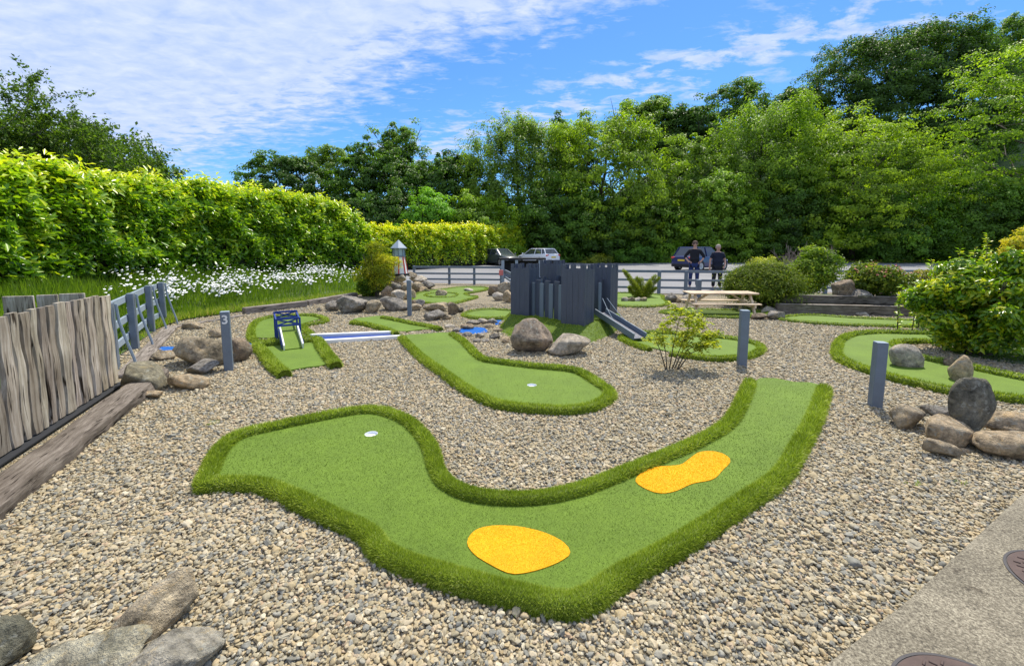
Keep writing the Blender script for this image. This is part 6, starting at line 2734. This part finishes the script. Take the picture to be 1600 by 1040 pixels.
# ================================================================== cars
def car(label, name_loc, heading, paint, L=4.3, W=1.8, H=1.55, style='hatch', glass='glass', spare=None, plate='rear', seed=0):
    """local +x is the front of the car"""
    root = empty('parked_car', name_loc, label, 'car', None, rz=heading)
    S = L / 2
    # stations: x, z bottom, z sill widest, z belt, half width low, half width belt
    st = [(-S, .34, .62, .86, .60, .58), (-S + .06, .26, .62, .95, .82, .78), (-S + .35, .22, .62, 1.0, .88, .84), (-S * .55, .2, .62, .98, .9, .86), (0, .2, .6, .95, .9, .86),
          (S * .42, .2, .6, .93, .9, .85), (S * .6, .22, .6, .90, .88, .80), (S - .32, .24, .56, .80, .85, .72), (S - .06, .28, .52, .70, .72, .58), (S, .34, .5, .62, .55, .45)]
    k = W / 1.8
    mb = MB()
    rings = []
    for (x, zb, zs, zt, wl, wt) in st:
        wl, wt = wl * k, wt * k
        r_ = [(x, -wl * .85, zb), (x, -wl, zb + .1), (x, -wl, zs), (x, -wt, zt - .04), (x, -wt * .88, zt), (x, 0, zt + .02), (x, wt * .88, zt), (x, wt, zt - .04), (x, wl, zs), (x, wl, zb + .1), (x, wl * .85, zb)]
        rings.append(r_)
    n = len(rings[0])
    vs = [p for r_ in rings for p in r_]
    fs = []
    for i in range(len(rings) - 1):
        for j in range(n):
            j2 = (j + 1) % n
            fs.append((i * n + j, i * n + j2, (i + 1) * n + j2, (i + 1) * n + j))
    fs.append(tuple(range(n)))
    fs.append(tuple((len(rings) - 1) * n + j for j in range(n - 1, -1, -1)))
    mb.add(vs, [tuple(reversed(f)) for f in fs])
    b = mb.build('body', paint, root)
    b.data.set_sharp_from_angle(angle=R(60))
    b.data.polygons.foreach_set('use_smooth', [True] * len(b.data.polygons))
    md = b.modifiers.new('bevel', 'BEVEL')
    md.width = .03
    md.segments = 2
    # greenhouse: glass volume with painted roof and pillars
    xr0, xr1 = -S + .55, S * .12             # roof ends
    xb0, xb1 = -S + .18, S * .52             # base ends
    zt = .93
    wb, wr = .80 * k, .62 * k
    g = MB()
    base = [(xb0, -wb * .92, zt), (xb0 + .3, -wb, zt), (xb1 - .25, -wb, zt - .02), (xb1, -wb * .82, zt - .06), (xb1, wb * .82, zt - .06), (xb1 - .25, wb, zt - .02), (xb0 + .3, wb, zt), (xb0, wb * .92, zt)]
    top = [(xr0, -wr * .92, H - .06), (xr0 + .15, -wr, H - .04), (xr1 - .1, -wr, H - .05), (xr1, -wr * .85, H - .08), (xr1, wr * .85, H - .08), (xr1 - .1, wr, H - .05), (xr0 + .15, wr, H - .04), (xr0, wr * .92, H - .06)]
    g.add(base + top, [(i, (i + 1) % 8, 8 + (i + 1) % 8, 8 + i) for i in range(8)] + [tuple(range(8, 16)), tuple(range(7, -1, -1))])
    g.build('windows', M[glass], root)
    rf = MB()
    tp = [(x, y * 1.04, z) for x, y, z in top]
    tp2 = [(x * .96 + (xr0 + xr1) / 2 * .04, y * .9, H) for x, y, z in top]
    rf.add(tp + tp2, [(i, (i + 1) % 8, 8 + (i + 1) % 8, 8 + i) for i in range(8)] + [tuple(range(8, 16)), tuple(range(7, -1, -1))])
    # pillars
    for s in (-1, 1):
        for (a, c) in (((xb0 + .02, s * wb * .93, zt), (xr0, s * wr * .93, H - .05)), ((xb1 - .02, s * wb * .84, zt - .06), (xr1, s * wr * .87, H - .08))):
            rf.beam(a, c, .06, .10)
        xm = (xr0 + xr1) / 2 + .1
        rf.beam((xm, s * (wb + .005), zt), (xm, s * (wr + .01), H - .05), .03, .09)
        rf.beam((xb0 + .45, s * (wb + .003), zt), (xr0 + .28, s * (wr + .008), H - .05), .04, .20)
    rf.build('roof', paint, root)
    # wheels
    for sx in (-S * .60, S * .62):
        for s in (-1, 1):
            w = bpy.data.objects.new('wheel', None)
            t = MB()
            Mw = Matrix.Translation((sx, s * (.80 * k), .32)) @ Matrix.Rotation(R(90), 4, 'X')
            t.lathe([(.20, -.10), (.31, -.10), (.325, -.07), (.325, .07), (.31, .10), (.20, .10)], 24, M=Mw)
            wo = t.build('wheel', M['black'], root, smooth=True)
            t = MB()
            t.lathe([(.2, -.105), (.21, -.112), (.19, -.112), (.03, -.10), (.001, -.1)] if True else [], 20, M=Mw)
            t.lathe([(.001, .1), (.03, .10), (.19, .112), (.21, .112), (.2, .105)], 20, M=Mw)
            for q in range(5):
                a = q * 2 * math.pi / 5
                for sd_ in (-.113, .113):
                    t.beam(Mw @ Vector((0, 0, sd_)), Mw @ Vector((.19 * math.cos(a), .19 * math.sin(a), sd_)), .045, .01, up=(0, 1, 0))
            t.build('rim', M['alloy'], wo)
            # arch
    t = MB()
    for sx in (-S * .60, S * .62):
        for s in (-1, 1):
            t.lathe([(.37, -.02), (.37, .02)], 24, M=Matrix.Translation((sx, s * (.885 * k), .33)) @ Matrix.Rotation(R(90), 4, 'X'))
    t.build('wheel_arches', M['black'], root)
    for s in (-1, 1):
        t = MB()
        t.box((-S + .06, s * .66 * k, .86), (.10, .34 * k, .13), bev=.03)
        t.build('tail_light', M['red'], root)
        t = MB()
        t.box((S - .14, s * .56 * k, .64), (.16, .30 * k, .12), bev=.04)
        t.build('headlight', M['lantern'], root)
        t = MB()
        t.box((S * .40, s * (.98 * k), .98), (.12, .18, .12), bev=.04)
        t.build('mirror', paint, root)
    t = MB()
    t.box((-S - .0, 0, .36), (.12, 1.5 * k, .2), bev=.04)
    t.build('rear_bumper', M['black'], root)
    t = MB()
    t.box((-S - .012, 0, .70), (.02, .52, .12), bev=.004)
    t.build('number_plate', M['plate'], root)
    t = MB()
    t.box((S - .01, 0, .45), (.06, 1.0 * k, .2), bev=.03)
    t.build('grille', M['black'], root)
    return root


M['alloy'] = mat_simple('alloy_wheel', (.5, .5, .52), .35, .1, 9, 0, metal=.7)
M['plate'] = mat_simple('yellow_plate', (.72, .52, .05), .5, .05, 9, 0)
M['carwhite'] = mat_paint('white_car_paint', (.80, .81, .83))
M['carblue'] = mat_paint('blue_car_paint', (.015, .025, .11), .25)
M['cargrey'] = mat_paint('grey_green_car_paint', (.055, .07, .075), .3)


def heading_from_view(px, Y, yaw_from_away):
    """world rotation of a car whose front points away from the camera, turned clockwise by the angle"""
    az = yaw_from_away
    return R(90 - az)


cw = D(846, 414, 37)
car('white hatchback seen from its rear left corner, parked beyond the castle', (cw.x - .3, 38.2, 0.0), R(90 + 38), M['carwhite'], 4.2, 1.78, 1.44)
cg = D(786, 412, 36)
car('dark grey small car facing right beside the far hedge', (cg.x - .2, 37, 0), R(-90 + 33), M['cargrey'], 3.9, 1.75, 1.42)
cb = D(1097, 420, 29)
car('dark blue family car parked behind the two people', (cb.x + .15, 29.6, 0), R(90 - 58), M['carblue'], 4.2, 1.8, 1.58)


# ================================================================== people
def skin_mesh(name, pts, edges, radii, mat, parent, sub=2, root=0):
    me = bpy.data.meshes.new(name)
    me.from_pydata([tuple(p) for p in pts], edges, [])
    o = bpy.data.objects.new(name, me)
    me.materials.append(mat)
    link(o, parent)
    sk = o.modifiers.new('skin', 'SKIN')
    sk.use_smooth_shade = True
    lay = me.skin_vertices[0].data if me.skin_vertices else None
    if lay is None:
        bpy.context.view_layer.objects.active = o
        o.select_set(True)
        bpy.ops.mesh.customdata_skin_add()
        lay = me.skin_vertices[0].data
    for i, r in enumerate(radii):
        lay[i].radius = (r, r) if isinstance(r, (int, float)) else r
        lay[i].use_root = (i == root)
    ss = o.modifiers.new('smooth', 'SUBSURF')
    ss.levels = ss.render_levels = sub
    return o


M['skin'] = mat_simple('skin', (.50, .29, .21), .55, .06, 9, 0)
M['hair'] = mat_simple('short_hair', (.10, .06, .04), .8, .2, 40, .3)
M['shirt'] = mat_simple('black_cloth', (.013, .014, .020), .9, .3, 6, .5)
M['navy'] = mat_simple('navy_cloth', (.012, .016, .035), .9, .3, 6, .5)
M['jeans'] = mat_simple('blue_denim', (.018, .035, .12), .9, .3, 12, .5)
M['darktrousers'] = mat_simple('dark_trousers', (.012, .013, .02), .9, .3, 12, .5)


def person(label, px, pyf, face, arms, H, shirt, trousers, hair=True, cap=False, long_sleeves=False, shoe='black', build=1.0):
    f = P(px, pyf)
    root = empty('person', (f.x, f.y, 0.006), label, 'person', rz=face)
    s = H / 1.78
    # local frame: -y is forward (towards the viewer), x is the figure's left/right
    J = {}
    J['pelvis'] = (0, 0, .96)
    J['waist'] = (0, 0, 1.10)
    J['chest'] = (0, .0, 1.30)
    J['uchest'] = (0, .01, 1.42)
    J['neck'] = (0, .0, 1.50)
    J['neck2'] = (0, -.01, 1.56)
    J['head0'] = (0, -.025, 1.60)
    J['head1'] = (0, -.015, 1.68)
    J['head2'] = (0, -.005, 1.74)
    R_ = dict(pelvis=(.16 * build, .12 * build), waist=(.155 * build, .115 * build), chest=(.165 * build, .12 * build), uchest=(.14, .09), neck=(.062, .062), neck2=(.056, .058), head0=(.062, .075), head1=(.082, .098), head2=(.062, .075))
    E = [('pelvis', 'waist'), ('waist', 'chest'), ('chest', 'uchest'), ('uchest', 'neck'), ('neck', 'neck2'), ('neck2', 'head0'), ('head0', 'head1'), ('head1', 'head2')]
    for side, sg in (('L', 1), ('R', -1)):
        sh = (sg * .175, 0, 1.415)
        el, wr, ha = arms[side]
        J['sh' + side], R_['sh' + side] = sh, .062
        J['el' + side], R_['el' + side] = el, .043
        J['wr' + side], R_['wr' + side] = wr, .029
        E += [('uchest', 'sh' + side), ('sh' + side, 'el' + side), ('el' + side, 'wr' + side)]
        # palm and fingers
        w, h = Vector(wr), Vector(ha)
        d = (h - w).normalized()
        J['pa' + side], R_['pa' + side] = tuple(w + d * .07), (.034, .020)
        E.append(('wr' + side, 'pa' + side))
        acr = d.cross(Vector((0, 1, 0)))
        if acr.length < .1:
            acr = Vector((0, 0, 1))
        acr.normalize()
        for q, (o_, ln) in enumerate(((-.028, .065), (-.010, .078), (.010, .072), (.027, .056))):
            a = w + d * .085 + acr * o_
            J['f%d%s' % (q, side)], R_['f%d%s' % (q, side)] = tuple(a + d * ln * .5), .009
            J['g%d%s' % (q, side)], R_['g%d%s' % (q, side)] = tuple(a + d * ln + Vector((0, -.012, -.01))), .007
            E += [('pa' + side, 'f%d%s' % (q, side)), ('f%d%s' % (q, side), 'g%d%s' % (q, side))]
        J['th' + side], R_['th' + side] = tuple(w + d * .06 + acr * -.045 + Vector((0, -.02, 0))), .010
        E.append(('wr' + side, 'th' + side))
        J['hi' + side], R_['hi' + side] = (sg * .095, 0, .90), (.098 * build, .10 * build)
        J['kn' + side], R_['kn' + side] = (sg * .115, -.02, .50), .062
        J['ca' + side], R_['ca' + side] = (sg * .12, .01, .34), .056
        J['an' + side], R_['an' + side] = (sg * .125, .02, .09), .038
        J['to' + side], R_['to' + side] = (sg * .14, -.13, .04), (.035, .028)
        E += [('pelvis', 'hi' + side), ('hi' + side, 'kn' + side), ('kn' + side, 'ca' + side), ('ca' + side, 'an' + side), ('an' + side, 'to' + side)]
    names = list(J)
    ix = {k: i for i, k in enumerate(names)}
    P_ = [Vector(J[k]) * s for k in names]
    body = skin_mesh('body', P_, [(ix[a], ix[b]) for a, b in E], [(R_[k] if not isinstance(R_[k], tuple) else R_[k]) for k in names], M['skin'], root, 2, ix['pelvis'])

    def sub(name, keys, edges, grow, mat, extra=None, over=None):
        keys = list(keys)
        jj = {k: J[k] for k in keys}
        if over:
            jj.update(over)
            keys = list(jj)
        id2 = {k: i for i, k in enumerate(keys)}
        rr = []
        for k in keys:
            r0 = R_.get(k, .05) if not (extra and k in extra) else extra[k]
            rr.append(tuple(x + grow for x in r0) if isinstance(r0, tuple) else r0 + grow)
        return skin_mesh(name, [Vector(jj[k]) * s for k in keys], [(id2[a], id2[b]) for a, b in edges], rr, mat, root, 2, 0)
    ov, ed, ex = {}, [('hem', 'pelvis'), ('pelvis', 'waist'), ('waist', 'chest'), ('chest', 'uchest'), ('uchest', 'collar')], {'collar': (.075, .07)}
    ov['collar'] = (0, 0, 1.49)
    ov['hem'] = (0, 0, .86)
    ex['hem'] = (.165 * build, .125 * build)
    for side in 'LR':
        a, b, c = Vector(J['sh' + side]), Vector(J['el' + side]), Vector(J['wr' + side])
        ov['sl' + side] = tuple(a.lerp(b, .75)) if not long_sleeves else tuple(b)
        ex['sl' + side] = .056 if not long_sleeves else .05
        ed += [('uchest', 'sh' + side), ('sh' + side, 'sl' + side)]
        if long_sleeves:
            ov['cf' + side] = tuple(b.lerp(c, .45))
            ex['cf' + side] = .043
            ed.append(('sl' + side, 'cf' + side))
    keys = ['pelvis', 'waist', 'chest', 'uchest', 'shL', 'shR']
    ex['pelvis'] = (.155 * build, .115 * build)
    sub('shirt', keys, ed, .014, M[shirt], ex, ov)
    tk = ['pelvis', 'hiL', 'hiR', 'knL', 'knR', 'caL', 'caR']
    ov2 = {'heL': (.125, .02, .10), 'heR': (-.125, .02, .10)}
    sub('trousers', tk, [('pelvis', 'hiL'), ('pelvis', 'hiR'), ('hiL', 'knL'), ('hiR', 'knR'), ('knL', 'caL'), ('knR', 'caR'), ('caL', 'heL'), ('caR', 'heR')], .014, M[trousers], {'heL': .05, 'heR': .05, 'pelvis': (.14 * build, .11 * build)}, ov2)
    for sg in (1, -1):
        m = MB()
        m.box((sg * .135 * s, -.055 * s, .045 * s), (.10 * s, .28 * s, .09 * s), rz=sg * .1, bev=.03)
        m.build('shoe', M[shoe], root)
    # face: eyes, nose, mouth, ears
    hz = 1.665 * s
    m = MB()
    for sg in (-1, 1):
        m.lathe([(.001, -.012), (.010, -.006), (.012, 0), (.010, .006), (.001, .012)], 8, c=(sg * .032 * s, -.108 * s, hz))
    m.build('eyes', M['dark'], root, smooth=True)
    m = MB()
    m.tube([(0, -.105 * s, hz - .002), (0, -.128 * s, hz - .035), (0, -.108 * s, hz - .045)], [.008, .013, .006], 6)
    for sg in (-1, 1):
        m.tube([(sg * .083 * s, 0, hz + .02), (sg * .096 * s, .008, hz - .005), (sg * .083 * s, .0, hz - .035)], [.010, .014, .008], 6)
    m.build('nose_and_ears', M['skin'], root, smooth=True)
    m = MB()
    m.beam((-.025 * s, -.108 * s, hz - .07), (.025 * s, -.108 * s, hz - .07), .008, .007)
    m.build('mouth', M['lip'], root)
    if hair:
        m = MB()
        prof = [(.098, -.04), (.105, .02), (.098, .065), (.07, .10), (.03, .118), (.001, .12)]
        Mh = Matrix.Translation((0, .012 * s, hz + .01)) @ Matrix.Rotation(R(-14), 4, 'X') @ Matrix.Diagonal((.9 * s, 1.06 * s, 1 * s, 1))
        m.lathe(prof, 18, M=Mh)
        m.build('hair', M['hair'] if not cap else M['greyhair'], root, smooth=True)
    return root


M['lip'] = mat_simple('lips', (.35, .13, .11), .6, .1, 9, 0)
M['greyhair'] = mat_simple('cropped_grey_hair', (.34, .27, .23), .8, .1, 30, .2)
arms1 = {'L': ((.34, .04, 1.20), (.235, -.10, 1.04), (.16, -.13, .98)), 'R': ((-.34, .04, 1.20), (-.235, -.10, 1.05), (-.16, -.13, 1.0))}
person('person with short brown hair in a black shirt and blue jeans, hands on hips, looking aside', 1083, 452, R(-18), arms1, 1.80, 'shirt', 'jeans', True, False, True, 'shoebrown') if False else None
M['shoebrown'] = mat_simple('brown_shoe', (.16, .09, .06), .7, .2, 20, .1)
person('person with short brown hair, black shirt and blue jeans, standing with hands on hips', 1083, 451, R(-16), arms1, 1.80, 'shirt', 'jeans', True, False, True, 'shoebrown', 1.0)
arms2 = {'L': ((.27, .02, 1.17), (.25, -.13, .97), (.20, -.17, .90)), 'R': ((-.27, .03, 1.16), (-.30, -.06, .93), (-.30, -.07, .85))}
person('person with cropped pale hair in a navy short sleeved shirt and dark trousers', 1119, 452, R(-10), arms2, 1.66, 'navy', 'darktrousers', True, True, False, 'black', 1.08)
print('part5 ok')
